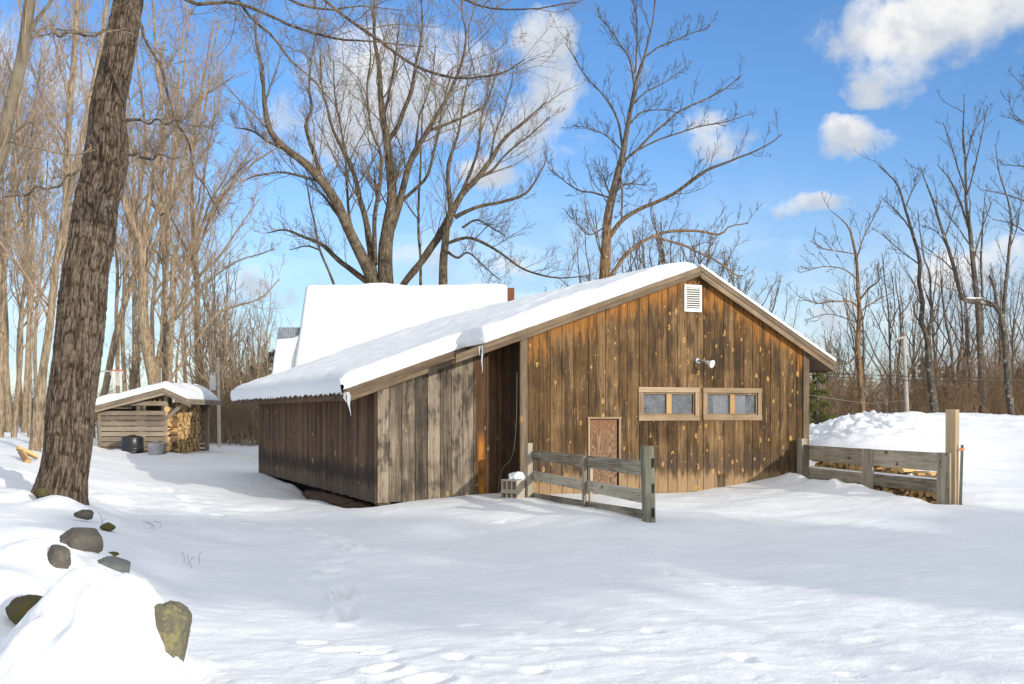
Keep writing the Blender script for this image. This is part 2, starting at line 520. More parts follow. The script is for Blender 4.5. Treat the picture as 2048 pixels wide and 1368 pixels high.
# --- roof decks
rf = MB()
YF, YL, YB = -G - .15, -.2, DEEP + .25
XT, XL, XRE = 1.523, -.588, 8.713
def slab(mb, x0, x1, y0, y1, t0=-.035, t1=0.):
    P = [(x0, y0, roofz(x0) + t0), (x1, y0, roofz(x1) + t0), (x1, y0, roofz(x1) + t1), (x0, y0, roofz(x0) + t1)]
    mb.prism(P, (0, 1, 0), y1 - y0, (0, 1, 0))
slab(rf, XL, XT, YL, YB); slab(rf, XT, XK, YF, YB); slab(rf, XK, XRE, YF, YB)
roof = rf.build('roof', M['trim'], barn)
# rake boards (fascia face 0.02 proud of the deck)
def rake(mb, x0, x1, y, top, bot, t=.03):
    P = [(x0, y, roofz(x0) + bot), (x1, y, roofz(x1) + bot), (x1, y, roofz(x1) + top), (x0, y, roofz(x0) + top)]
    mb.prism(P, (0, -1, 0), t, nrm(np.array([x1 - x0, 0, roofz(x1) - roofz(x0)])))
mb = MB()
rake(mb, XT, XK, YF, .012, -.085, .035); rake(mb, XT, XK, YF, -.088, -.165, .022)
rake(mb, XK + .002, XRE, YF, -.02, -.10, .035); rake(mb, XK + .002, XRE, YF, -.103, -.20, .022)
mb.build('rake_board', M['trim'], barn)
mb = MB(); rake(mb, XT - .45, XT - .02, YF + .06, -.02, -.16, .03); rake(mb, XL, XR - .25, YL, .012, -.14, .03); rake(mb, XL + .03, XR - .26, YL + .05, -.10, -.22, .03)
mb.build('rake_board', M['trim'], barn)
mb = MB(); mb.box((XL - .03, YL - .02, roofz(XL) - .19), (XL, YB, roofz(XL) - .02), along=(0, 1, 0)); mb.build('fascia', M['side'], barn)
mb = MB(); slab(mb, XL, 0.0, YL + .02, YB - .02, -.06, -.037); slab(mb, XR - .75, XR - .03, YF + .02, -.02, -.06, -.037); mb.build('soffit', M['side'], barn)
mb = MB(); slab(mb, XE + .03, XRE - .03, YF + .02, YB - .02, -.2, -.17); mb.box((XRE - .02, YF, roofz(XRE) - .2), (XRE + .01, YB, roofz(XRE) - .02), along=(0, 1, 0)); mb.build('soffit', M['trim'], barn)
# white metal edge on the bare right slope
mb = MB()
P = [(XK - .01, YF - .045, ZK + .0), (XRE + .02, YF - .045, roofz(XRE + .02) + .0), (XRE + .02, YF - .045, roofz(XRE + .02) + .05), (XK - .01, YF - .045, ZK + .05)]
mb.prism(P, (0, 1, 0), .12, (1, 0, -MR)); mb.build('drip_edge', M['white'], roof)
# --- snow lying on the left slope (a grid over the slope, L-shaped at the step)
def roof_snow():
    ns, nt = 190, 330
    s = np.linspace(0, 1, ns)[:, None] * np.ones((1, nt)); t = np.ones((ns, 1)) * np.linspace(0, 1, nt)[None]
    x = XL - .05 + (XK - .10 - XL + .05) * s
    yf = np.where(True, YL - .05 + (YF - .06 - YL + .05) * sstep(XT - .09, XT + .03, x + .04 * vnoise(x * 9, t * 30, seed=4)), 0)
    y = yf + (YB - yf) * t
    wob = .028 * fbm(x * 1.3, y * 1.3, seed=3, octs=3) + .007 * vnoise(x * 7, y * 7, seed=9)
    th = .28 + wob
    # distance to the rim in metres rounds the shoulders
    ds = (x - x[:1]) ; de = (x[-1:] - x)
    df = (y - yf); db = YB - y
    rnd = lambda d, w: np.sqrt(np.clip(1 - (1 - np.clip(d / w, 0, 1)) ** 2, 0, 1))
    th = th * (.74 + .26 * rnd(ds, .22)) * (.45 + .55 * rnd(df, .13)) * (.4 + .6 * rnd(db, .2)) * (.1 + .9 * rnd(de, .9))
    # grazed ripples
    th = th + .0035 * fbm(x * 5, y * 16, seed=12, octs=3) * rnd(df, .3)
    z = ZK - ML * (XK - x) + th
    bulge = .05 * np.sin(np.clip(s, 0, 1) * 0 + 1) * 0
    V = np.stack([x, y, z], -1)
    # lean the front and eave faces outwards a little
    V[:, 0, 1] += .0
    zb = ZK - ML * (XK - x) + .004
    def rimpts(ix): return V[ix]
    # skirt rows: drop vertical faces with uneven outline
    f = lambda a: a
    front = V[:, 0].copy(); front_mid = front.copy(); front_bot = front.copy()
    front_bot[:, 2] = zb[:, 0]; front_mid[:, 2] = .5 * (front[:, 2] + front_bot[:, 2]); 
    front_mid[:, 1] -= .035 + .03 * vnoise(front[:, 0] * 6, 0 * front[:, 0], seed=2)
    front_bot[:, 1] += .02
    ev = V[0].copy(); ev_mid = ev.copy(); ev_bot = ev.copy()
    ev_mid[:, 0] -= .05; ev_mid[:, 2] -= .01 
    teeth = np.abs(vnoise(ev[:, 1] * 9, ev[:, 1] * 0, seed=8)) 
    ev_bot[:, 0] -= .025; ev_bot[:, 2] = zb[0] - .03 - .055 * teeth
    vs = [V.reshape(-1, 3), front_mid, front_bot, ev_mid, ev_bot]
    o = [0]; 
    for a in vs: o.append(o[-1] + len(a))
    i, j = np.meshgrid(np.arange(ns - 1), np.arange(nt - 1), indexing='ij'); a = (i * nt + j).ravel()
    fs = [np.stack([a, a + nt, a + nt + 1, a + 1], 1)]
    k = np.arange(ns - 1)
    fs.append(np.stack([k * nt, o[1] + k, o[1] + k + 1, (k + 1) * nt], 1)); fs.append(np.stack([o[1] + k, o[2] + k, o[2] + k + 1, o[1] + k + 1], 1))
    k = np.arange(nt - 1)
    fs.append(np.stack([k, k + 1, o[3] + k + 1, o[3] + k], 1)); fs.append(np.stack([o[3] + k, o[3] + k + 1, o[4] + k + 1, o[4] + k], 1))
    # far rim and underside edge
    bk = V[:, -1].copy(); bk[:, 2] = zb[:, -1]; vs.append(bk); ob = o[5]
    k = np.arange(ns - 1); fs.append(np.stack([k * nt + nt - 1, (k + 1) * nt + nt - 1, ob + k + 1, ob + k], 1))
    return grid_mesh('roof_snow', np.concatenate(vs), np.concatenate(fs))
link('roof_snow', roof_snow(), M['roofsnow'], roof, True)
# snow clump hanging at the step and icicles
def icicle(x, y, z, ln, r, bend=0.):
    t = np.linspace(0, 1, 9)
    P = np.stack([x + bend * t ** 2 + .006 * np.sin(t * 9), y + 0 * t, z - ln * t], 1)[None]
    return tubes(P, (r * (1 - t) ** .8 + .002)[None], 6)
V, f = merge([icicle(1.515, YF + .0, roofz(1.51) - .02, .46, .019), icicle(1.47, YF + .01, roofz(1.47) - .02, .16, .014)])
link('icicle', grid_mesh('icicle', V, f), M['ice'], roof, True)
V, f = merge([icicle(XL + .02, YL - .06, roofz(XL) - .05, .30, .03, .03), icicle(XL + .05, YL - .05, roofz(XL) - .08, .36, .016, .02), icicle(XL - .03, YL - .04, roofz(XL) - .06, .16, .03, .03)])
link('icicle', grid_mesh('icicle', V, f), M['ice'], roof, True)
# --- windows
for (x0, x1, z0, z1) in (w1, w2):
    fr = MB(); y = -G - TK - .006
    fw = .085
    fr.board((x0 - .03, y, z1 - .012), (x1 + .03, y, z1 - .012), .09, .032, (0, -1, 0)); fr.board((x0 - .025, y, z0 + .012), (x1 + .03, y, z0 + .012), .095, .032, (0, -1, 0))
    for xx in (x0 + .015, x1 - .015):
        fr.board((xx, y, z0 + .0605), (xx, y, z1 - .0585), .08, .028, (0, -1, 0))
    win = fr.build('window_frame', M['frame'], barn, .003)
    ins = MB()
    for a, b, w in (((x0 + .06, z1 - .075), (x1 - .06, z1 - .075), .03), ((x0 + .06, z0 + .075), (x1 - .06, z0 + .075), .03), ((x0 + .07, z0 + .09), (x0 + .07, z1 - .09), .026), ((x1 - .07, z0 + .09), (x1 - .07, z1 - .09), .026)):
        ins.board((a[0], -G - .005, a[1]), (b[0], -G - .005, b[1]), w, .018, (0, -1, 0))
    ins.build('sash', M['frame'], win)
    xm = (x0 + x1) / 2 + .01
    mu = MB(); mu.board((xm, -G - .004, z0 + .09), (xm, -G - .004, z1 - .09), .105, .022, (0, -1, 0)); mu.build('mullion', M['mull'], win)
    for a, b in ((x0 + .083, xm - .0525), (xm + .0525, x1 - .083)):
        pn = MB(); pn.box((a, -G + .010, z0 + .088), (b, -G + .014, z1 - .088)); pn.build('pane', M['glass'], win)
# pale sheets leaning inside the right window
mb = MB(); mb.box((w2[0] + .26, -G + .06, 1.4), (w2[0] + .56, -G + .07, 1.93), m=0); mb.box((w2[0] + .66, -G + .06, 1.4), (w2[0] + .96, -G + .07, 1.935)); mb.build('pale_sheet', M['white'], barn)
mb = MB(); mb.box((w1[0] - .1, -G + .5, 1.2), (w2[1] + .1, -G + .52, 2.3)); mb.box((w1[0] - .1, -G + .052, 2.03), (w2[1] + .1, -G + .5, 2.05)); mb.box((w1[0] - .1, -G + .052, 1.38), (w2[1] + .1, -G + .5, 1.40))
mb.build('lining', plain('grey_inside', (.12, .12, .125), .9), barn)
# --- small door
dm = MB(); dm.box((dr[0] + .03, -G - .004, dr[2] + .02), (dr[1] - .03, -G + .018, .895)); dm.box((dr[0] + .03, -G - .004, .90), (dr[1] - .03, -G + .02, dr[3] - .03))
door = dm.build('door', M['ply'], barn)
dm = MB(); y = -G - TK - .004
dm.board((dr[0] - .03, y, dr[3] + .0), (dr[1] + .04, y, dr[3] + .0), .035, .03, (0, -1, 0)); dm.board((dr[0] - .002, y, dr[2] - .02), (dr[0] - .002, y, dr[3] - .018), .03, .028, (0, -1, 0)); dm.board((dr[1] + .005, y, dr[2] - .02), (dr[1] + .005, y, dr[3] - .018), .035, .028, (0, -1, 0))
dm.build('door_frame', M['frame'], door)
# --- louvred vent
vx0, vx1, vz0, vz1 = 5.455, 5.815, 3.42, 3.905; y = -G - TK - .006
vm = MB()
for a, b, w in (((vx0, vz1 - .025), (vx1, vz1 - .025), .05), ((vx0, vz0 + .03), (vx1, vz0 + .03), .06), ((vx0 + .02, vz0 + .06), (vx0 + .02, vz1 - .05), .04), ((vx1 - .02, vz0 + .06), (vx1 - .02, vz1 - .05), .04)):
    vm.board((a[0], y, a[1]), (b[0], y, b[1]), w, .035, (0, -1, 0))
vent = vm.build('vent', M['white'], barn, .003)
lv = MB()
for k in range(9):
    z = vz0 + .075 + k * .0405
    lv.prism([(vx0 + .04, y - .006, z + .024), (vx0 + .04, y - .028, z + .004), (vx1 - .04, y - .028, z + .004), (vx1 - .04, y - .006, z + .024)], nrm(np.array([0, -.8, .6])), .005, (1, 0, 0))
lv.box((vx0 + .04, y - .004, vz0 + .06), (vx1 - .04, y - .001, vz1 - .05), m=1)  # dark backing stands for the shade between the louvres
lv.build('louvre', [M['white'], plain('vent_dark', (.05, .045, .04))], vent)
# --- security light
def lathe(prof, m=16, axis=None, origin=(0, 0, 0)):
    """profile of (distance along axis, radius)"""
    ax = nrm(np.array(axis if axis is not None else (0, 0, 1), float)); ref = np.array([0, 0, 1.]) if abs(ax[2]) < .9 else np.array([1., 0, 0])
    U = nrm(np.cross(ax, ref)); Vv = np.cross(ax, U); a = np.arange(m) * 2 * math.pi / m
    V = np.array([np.array(origin) + ax * d + r * (U * math.cos(t) + Vv * math.sin(t)) for d, r in prof for t in a])
    n = len(prof); i, j = np.meshgrid(np.arange(n - 1), np.arange(m), indexing='ij'); i = i.ravel() * m; j = j.ravel(); j2 = (j + 1) % m
    return V, np.stack([i + j, i + j2, i + m + j2, i + m + j], 1)
lx, lz = 5.735, 2.54; y0 = -G - TK - .004
lit = empty('security_light', (lx, y0, lz)); lit.parent = barn
V, f = lathe([(0, 0), (0, .052), (.035, .052), (.045, .045), (.045, 0)], 20, (0, -1, 0)); link('mount', grid_mesh('mount', V, f), M['metal'], lit, True)
P = resample([(0, -.04, 0), (.0, -.16, .0), (.03, -.26, -.03)], 8)[None]; V, f = tubes(P, np.full((1, 8), .022), 10); link('arm', grid_mesh('arm', V, f), M['metal'], lit, True)
V, f = lathe([(-.02, 0), (-.02, .03), (.05, .034), (.10, .062), (.135, .075), (.14, .068), (.125, .0)], 20, (.36, -.85, -.32), (.03, -.26, -.03))
link('lamp_head', grid_mesh('lamp_head', V, f), plain('lamp_white', (.72, .72, .70), .3), lit, True)
# --- foundation posts under the lean-to
mb = MB(); mb.box((.03, .02, -.35), (.25, .22, .10)); mb.build('foundation_post', M['side'], barn, .006)
mb = MB(); mb.box((.09, 3.2, -.3), (.29, 3.4, .1)); mb.build('foundation_post', M['side'], barn, .006)
mb = MB(); mb.box((.30, .3, -.3), (.36, DEEP - .2, .1), along=(0, 1, 0)); mb.build('dark_gap_sheet', M['black'], barn)  # black sheet added for the dark under the barn

# ================================================================== loose wire, blocks, fences
P = resample([W(1034, 745, 18.5), W(1033, 830, 18.45), W(1030, 880, 18.45), W(1022, 918, 18.4), W(1007, 934, 18.4), W(1000, 955, 18.4), W(995, 990, 18.35)], 40)[None]
V, f = tubes(P, np.full((1, 40), .003), 5); tag(link('wire', grid_mesh('wire', V, f), plain('wire_grey', (.20, .20, .19), .6), None, True), 'thin grey wire hanging against the dark inner corner of the barn', 'wire')


def block(name, loc, rz, label):
    """hollow concrete block lying so that its three slots face along local -x"""
    L, H, D, t = .39, .19, .19, .03
    mb = MB()
    mb.box((0, 0, 0), (.03, L, t)); mb.box((0, 0, H - t), (.03, L, H))
    o = empty(name, loc, rz, label, 'block', 'concrete blocks by the barn corner')
    mb = MB(); mb.box((0, 0, 0), (D, L, t)); mb.box((0, 0, H - t), (D, L, H))
    for k in range(4):
        y0 = (L - t) / 3 * k; mb.box((0, y0, t), (D - .001, y0 + t, H - t))
    mb.box((D - .03, t, t), (D - .0005, L - t, H - t))
    mb.build('shell', M['concrete'], o, .004); return o
bp = W(1034, 985, 17.95)
bz = .27
block('concrete_block', (bp[0], bp[1], bz - .15), .78, 'lower of two hollow concrete blocks stacked at the barn corner, half in snow')
block('concrete_block', (bp[0] - .005, bp[1] + .01, bz + .042), .72, 'upper hollow concrete block at the barn corner with a cap of snow')
def lump(name, c, r, seed, mat_, sub=4, amp=.25, fr=1.6, label=None, cat=None, flat=0.):
    bm = bmesh.new(); bmesh.ops.create_icosphere(bm, subdivisions=sub, radius=1.)
    v = np.array([x.co for x in bm.verts])
    d = 1 + amp * fbm(v[:, 0] * fr, v[:, 1] * fr, v[:, 2] * fr, seed, 5, .55)
    if flat:                                       # a few planar breaks, like split stone
        rg = np.random.default_rng(seed)
        for k in range(9):
            nn = nrm(rg.normal(size=3)); lim = rg.uniform(.62, .92)
            p = v @ nn * d; d = np.where(p > lim, d * (1 + flat * (lim / np.maximum(p, 1e-3) - 1)), d)
    v = v * d[:, None] * np.array(r)
    for x, q in zip(bm.verts, v): x.co = q
    me = bpy.data.meshes.new(name); bm.to_mesh(me); bm.free()
    o = link(name, me, mat_, None, True); o.location = c
    return tag(o, label, cat)
lump('snow_cap', (bp[0] + .02, bp[1] + .20, bz + .26), (.13, .13, .08), 31, M['snow'], 4, .35, 1.4, 'small heap of snow on the upper concrete block', 'snow heap')


def fence_left():
    A = np.array([*W(1064, 0, 18.1)[:2], 0]); B = np.array([*W(1297, 0, 14.4)[:2], 0])
    d = nrm(B - A); n = np.array([-d[1], d[0], 0]);
    if n[1] > 0: n = -n                      # towards the camera
    z = lambda px, py: W(1024, py, px)[2]
    fe = empty('board_fence', (*A[:2], .2), 0, 'grey board fence in front of the small barn door, ending in a round post', 'fence')
    o = np.array([A[0], A[1], .2])
    q = lambda p, zz: np.array([p[0], p[1], zz]) - o
    zA, zB = 1.02, 1.05
    m_ = A + (B - A) * .52
    for (za0, za1, zb0, zb1) in ((.835, .987, .76, .965), (.497, .646, .40, .58), (.16, .292, .03, .32)):
        mb = MB()
        for p, r, t0, t1 in ((A, m_, 0, .5), (m_, B, .5, 1)):
            lo = [za0 + (zb0 - za0) * t for t in (t0, t1)]; hi = [za1 + (zb1 - za1) * t for t in (t0, t1)]
            off = -n * .03
            P = [q(p + off, lo[0]), q(r + off, lo[1]), q(r + off, hi[1]), q(p + off, hi[0])]
            mb.prism(P, n, .026, d)
        mb.build('rail', M['fence'], fe, .004)
    mb = MB(); mb.board(q(A + n * .002 - d * .02, -.1), q(A + n * .002 - d * .02, z(18.1, 886)), .125, .09, n); mb.build('plank_post', M['plank'], fe, .006)
    mb = MB(); mb.board(q(m_ + n * .0, -.1), q(m_, .965), .065, .05, n); mb.board(q(m_ - n * .07 + d * .06, -.1), q(m_ - n * .07 + d * .06, .93), .06, .045, n)
    mb.build('middle_post', M['fence'], fe, .005)
    # round post, flat on one side, slightly leaning
    P = resample([(*q(B, -.2),), (*q(B, .5),), (*(q(B, z(14.4, 892)) + np.array([-.02, 0, 0])),)], 14)[None]
    V, f = tubes(P, np.full((1, 14), .092) + .004 * vnoise(np.arange(14.) * .7, np.zeros(14))[None], 14)
    cx = V[-14:].mean(0); V = np.vstack([V, cx + np.array([0, 0, .012])]); k = len(V) - 1
    f = np.vstack([f, [[k, len(V) - 15 + j, len(V) - 15 + (j + 1) % 14, k] for j in range(14)]])
    uv = np.stack([V[:, 2], np.arctan2(V[:, 1] - cx[1], V[:, 0] - cx[0]) * .09], 1)
    f3 = f[:-14]; me = grid_mesh('round_post', V, f3, uv)
    bm = bmesh.new(); bm.from_mesh(me); bm.verts.ensure_lookup_table()
    top = [bm.verts[len(V) - 15 + j] for j in range(14)]; bm.faces.new(top); bm.to_mesh(me); bm.free()
    link('round_post', me, M['post'], fe, False)
    for zz in (.95, .62, .30):
        mb = MB(); c = q(B, zz); mb.board(c - np.array([0, 0, .06]) + d * .085 - n * .03, c + np.array([0, 0, .06]) + d * .085 - n * .03, .04, .03, n); mb.build('hinge', M['black'], fe)
    for zz in (1.0, .74, .28):
        c = q(B, zz) + n * .088 + d * .0
        V, f = lathe([(0, 0), (0, .011), (.01, .011), (.012, 0)], 8, n, c); link('bolt', grid_mesh('bolt', V, f), M['black'], fe)
fence_left()

GA = W(1606, 0, 20.5)[:2]; GB = W(1893, 0, 16.6)[:2]


def fence_right():
    A, B = np.array([*GA, 0]), np.array([*GB, 0])
    d = nrm(B - A); n = np.array([d[1], -d[0], 0]); n = n if n[1] < 0 else -n
    zt = lambda p, py: CZ + (HY - py) * p[1] / F
    o = np.array([A[0], A[1], .4]); q = lambda p, zz: np.array([p[0], p[1], zz]) - o
    g = empty('board_gate', tuple(o), 0, 'low gate of wide grey boards in front of the firewood beside the barn', 'gate')
    X = [A + d * .12, A + (B - A) * .52, B]
    tops = [zt(X[0], 890), zt(X[1], 898), zt(X[2], 906)]
    for a, b, w, name in ((.0, .27, 0, 'top_board'), (.41, .60, 0, 'lower_board')):
        mb = MB()
        for k in (0, 1):
            p, r = X[k], X[k + 1]
            P = [q(p, tops[k] - b), q(r, tops[k + 1] - b - .02), q(r, tops[k + 1] - a), q(p, tops[k] - a)]
            mb.prism(P, n, .03, d)
        mb.build(name, M['fence'], g, .004)
    for k, (w, dn, nm) in enumerate(((.16, .75, 'stile'), (.30, .85, 'stile'), (.30, 1.1, 'stile'))):
        mb = MB(); p = X[k] + n * .031 + d * (.06 if k == 0 else 0)
        mb.board(q(p, tops[k] - dn), q(p, tops[k] + .006), w, .03, n); mb.build(nm, M['fence'], g, .004)
    for k, top in ((0, 'a'),):
        mb = MB()
        for p, r, s0, s1 in ((X[0], X[1], tops[0], tops[1]), (X[1], X[2], tops[1], tops[2])):
            mb.prism([q(p - n * .0, s0 - .405), q(r, s1 - .425), q(r, s1 - .392), q(p, s0 - .375)], n, .028, d)
        mb.build('snow_strip', M['snow'], g)
    P = [q(X[2] + d * .09 + n * .05, .3)]
    pa = A - d * .03
    mb = MB(); mb.box((-.07, -.07, -.5), (.07, .07, zt(pa, 877) - .2))
    p1 = mb.build('fence_post', M['post'], None, .006); p1.location = (pa[0], pa[1], .2); p1.rotation_euler = (0, 0, .5)
    tag(p1, 'short square grey post against the right barn corner at the gate', 'post')
    pb = W(1904, 0, 16.75)
    mb = MB(); mb.box((-.078, -.078, -.4), (.078, .078, 1.655)); p2 = mb.build('fence_post', M['newpost'], None, .008)
    p2.location = (pb[0], pb[1], 0); p2.rotation_euler = (0, .012, .82)
    tag(p2, 'tall pale square timber post at the free end of the gate', 'post')
    ps = W(1920, 0, 16.65)
    st = empty('steel_stake', (ps[0], ps[1], 0), 0, 'thin dark steel stake with an orange clip beside the tall post', 'stake')
    mb = MB(); mb.box((-.022, -.004, -.3), (.022, .004, 1.12)); mb.box((-.004, .0042, -.3), (.004, .03, 1.12)); s = mb.build('shaft', plain('dark_green_steel', (.07, .075, .06), .5, .4), st); s.rotation_euler = (0, .03, 0)
    mb = MB(); mb.box((-.028, -.012, 1.03), (.034, .034, 1.065)); s = mb.build('clip', plain('orange_plastic', (.75, .20, .04), .4), st); s.rotation_euler = (0, .03, 0)
fence_right()


# ------------------------------------------------------------------ firewood
def bark_wood():
    m, n = mat('split_face'); ob = n.obj(); nz = n.noise(ob, 9., 4, .6)
    oi = n.new('ShaderNodeObjectInfo').outputs['Random']
    n.out(n.mix(n.m('MULTIPLY_ADD', oi, .6, n.m('MULTIPLY', nz, .4)), (.50, .28, .10), (.78, .55, .26)), .85, n.bump(nz, .3, .01)); return m
M['split'] = bark_wood(); M['logbark'] = plain('log_bark', (.24, .16, .09), .95, 0, .4, 20, .5)


def log_mesh(seed, r=.08, L=.42):
    rg = np.random.default_rng(seed); kind = seed % 3
    if kind == 0: ang = [0, 1.4, 2.1, 2.8]; rr = [1.25, .95, 1.0, .9]          # quarter wedge
    elif kind == 1: ang = [0, .8, 1.6, 2.4, 3.1, 4.6]; rr = [1, 1.02, 1.0, 1.02, 1, .25]   # half round
    else: ang = list(np.linspace(0, 5.5, 8)); rr = list(rg.uniform(.85, 1.05, 8))
    a = np.array(ang) + rg.uniform(0, 6.28); rr = np.array(rr) * r * rg.uniform(.85, 1.1, len(rr))
    if kind == 0: a = a * 1.; c = np.array([np.cos(a), np.sin(a)]).T * rr[:, None]
    else: c = np.array([np.cos(a), np.sin(a)]).T * rr[:, None]
    c -= c.mean(0)
    k = len(c); v = [(x * s_, y_, z * s_) for y_, s_ in ((-L / 2, 1.), (L / 2, .96)) for x, z in c]
    f = [list(range(k))[::-1], list(range(k, 2 * k))] + [[i, (i + 1) % k, (i + 1) % k + k, i + k] for i in range(k)]
    me = bpy.data.meshes.new('firewood_log'); me.from_pydata(v, [], f)
    me.materials.append(M['split']); me.materials.append(M['logbark'])
    mi = [0, 0] + [1 if (kind == 2 or i in (1, 2, 3)[: (2 if kind == 0 else 3)]) else 0 for i in range(k)]
    me.polygons.foreach_set('material_index', np.array(mi, np.int32))
    bm = bmesh.new(); bm.from_mesh(me); bmesh.ops.recalc_face_normals(bm, faces=bm.faces); bm.to_mesh(me); bm.free()
    return me
LOGS = [log_mesh(k) for k in range(9)]
def log_at(p, axis_angle, label, group, sc=1.):
    o = bpy.data.objects.new('firewood_log', random.choice(LOGS)); COL.objects.link(o)
    o.location = p; o.rotation_euler = (random.uniform(-.06, .06), random.choice((0, 1.57, 3.1, 4.5)) + random.uniform(-.3, .3), axis_angle + random.uniform(-.08, .08))
    o.scale = (sc * random.uniform(.85, 1.12), random.uniform(.9, 1.05), sc * random.uniform(.85, 1.12))
    return tag(o, label, 'firewood', group)
d = (GB - GA) / np.linalg.norm(GB - GA); nb = np.array([-d[1], d[0]]); nb = nb if nb[1] > 0 else -nb
for row in range(4):
    for k in range(22):
        s = .25 + k * .168 + (.08 if row % 2 else 0)
        if row == 3 and (k % 5 in (1, 3)): continue
        zz = .50 - .34 * s / 4.1 + row * .135 + random.uniform(-.01, .01)
        p = GA + d * s + nb * (.21 + random.uniform(-.03, .03))
        log_at((p[0], p[1], zz), math.atan2(nb[1], nb[0]) - math.pi / 2, 'split firewood log in the low stack behind the gate', 'firewood logs behind the gate', 1.1).scale[1] = .62
# ================================================================== GROUND
def gp(px, py, Y): return W(px, py, Y)
CTRL = [  # (px, py, distance) of points on the snow seen in the photograph
    (620, 1272, 7.85), (850, 1224, 8.9), (1100, 1189, 9.7), (1450, 1164, 10.6), (1800, 1150, 11.2), (2048, 1150, 11.2),
    (300, 1368, 6.3), (1024, 1368, 6.55), (1700, 1368, 6.6), (2048, 1368, 6.6), (1024, 1290, 7.7), (1600, 1260, 8.3), (2048, 1250, 8.6), (450, 1290, 7.3),
    (680, 1180, 10.6), (680, 1100, 13.5), (400, 1140, 11.3), (400, 1050, 15.5), (1000, 1110, 12.8), (1400, 1100, 13.0), (1800, 1080, 13.6), (1000, 1050, 15.8), (900, 1003, 17.9), (1040, 992, 17.9), (760, 1022, 18.0),
    (1150, 993, 18.3), (1297, 1040, 14.5), (1290, 987, 19.3), (1450, 978, 20.0), (1560, 958, 20.4), (1640, 953, 20.4), (1760, 977, 18.5), (1885, 1014, 16.5), (1960, 1022, 16.3), (1640, 1015, 16.8),
    (2048, 1015, 16.8), (2048, 935, 22.0), (1960, 930, 22.3), (1830, 822, 27.8), (1700, 842, 26.2), (1650, 858, 25.0), (2048, 836, 27.2), (1940, 828, 28.0), (1640, 890, 22.6),
    (518, 946, 28.2), (600, 975, 23.6), (560, 930, 29.5), (460, 897, 39.5), (300, 925, 30.5), (400, 915, 33.), (420, 990, 20.6), (230, 905, 33.6), (300, 990, 19.5),
    (118, 1018, 14.45), (30, 985, 15.2), (60, 905, 24.), (40, 870, 32.), (0, 925, 19.), (-200, 930, 18.), (-300, 1100, 9.), (-200, 880, 28.), (200, 1040, 12.9), (250, 1100, 10.9),
    (10, 1100, 9.3), (90, 1090, 9.7), (150, 1130, 8.9), (230, 1160, 9.1), (30, 1200, 7.6), (0, 1300, 6.6), (480, 1230, 8.9), (340, 1180, 9.4),
]
CP = np.array([gp(*c) for c in CTRL])
XTRA = [(-30, 45, .35), (0, 45, .25), (-60, 50, .6), (30, 45, .7), (60, 60, .9), (12, 36, .75), (7, 38, .5), (0, 80, .5), (-60, 100, .8), (60, 110, 1.0), (0, 130, .8), (-8, 2, .2), (0, 0, 0), (8, 2, 0), (-20, 8, .5), (20, 8, .1), (22, 20, .6), (28, 28, 1.0), (-30, 25, .9), (3, 26, .2), (6, 30, .3), (0, -20, 0), (-40, -30, .3), (40, -30, .2), (0, -60, 0), (0, 34, .2), (-90, 20, .8), (90, 20, .8), (100, -30, .3), (-100, -40, .3), (-4, 34, .2)]
CP = np.vstack([CP, np.array(XTRA, float)])
def warp(x, y):
    """logarithmic distance: keeps detail near the viewer and calm far away"""
    r = np.hypot(x, y) + 3.; k = np.log(r) * 6.
    a = np.arctan2(x, y + 4.)
    return k * np.sin(a), k * np.cos(a)
def _phi(d2): return np.where(d2 > 1e-12, d2 * np.log(np.sqrt(d2) + 1e-12), 0)
cx_, cy_ = warp(CP[:, 0], CP[:, 1])
n_ = len(CP)
K_ = _phi((cx_[:, None] - cx_) ** 2 + (cy_[:, None] - cy_) ** 2) + np.eye(n_) * .35
P_ = np.stack([np.ones(n_), cx_, cy_], 1)
A_ = np.block([[K_, P_], [P_.T, np.zeros((3, 3))]])
sol = np.linalg.solve(A_, np.concatenate([CP[:, 2], np.zeros(3)]))


def base_z(x, y):
    x = np.atleast_1d(np.asarray(x, float)); y = np.atleast_1d(np.asarray(y, float)); sh = x.shape
    x = x.ravel(); y = y.ravel(); out = np.empty_like(x)
    wx, wy = warp(x, y)
    for i in range(0, len(x), 40000):
        s = slice(i, i + 40000)
        k = _phi((wx[s, None] - cx_) ** 2 + (wy[s, None] - cy_) ** 2)
        out[s] = k @ sol[:n_] + sol[n_] + sol[n_ + 1] * wx[s] + sol[n_ + 2] * wy[s]
    return out.reshape(sh)


def on_ground(px, py):
    """where the line of sight through (px, py) meets the smooth snow"""
    Ys = np.geomspace(5, 45, 500); X = (px - CX) * Ys / F; z = CZ + (HY - py) * Ys / F
    k = np.argmax(z < base_z(X, Ys)); return X[k], Ys[k]


FEET = []                                             # (x, y, rx, ry, angle, depth, rim)
def foot(px, py, rx, ry, dep, ang=0., rim=.35):
    x, y = on_ground(px, py); FEET.append((x, y, rx, ry, ang, dep, rim))
for px, py in ((345, 985), (372, 998), (395, 1018), (428, 1030), (470, 1045), (505, 1052), (560, 1060), (610, 1066), (648, 1078), (668, 1086)):
    foot(px + random.uniform(-6, 6), py, .15, .12, .06, random.uniform(0, 3), .6)
foot(695, 1107, .10, .13, .10, 0, .6); foot(664, 1132, .12, .34, .09, -.4, .25); foot(655, 1152, .11, .22, .13, -.3, .3); foot(684, 1190, .10, .6, .10, .10, .25); foot(688, 1225, .10, .4, .09, .1, .25)
foot(630, 1278, .11, .08, .05, 0, .3); foot(700, 1290, .2, .08, .05, .4, .15); foot(750, 1298, .14, .08, .035, .2, .3); foot(768, 1335, .12, .10, .08, .1, .3); foot(860, 1362, .14, .11, .06, .3, .35); foot(690, 1362, .12, .09, .03, .3, .3)
rg = np.random.default_rng(11)
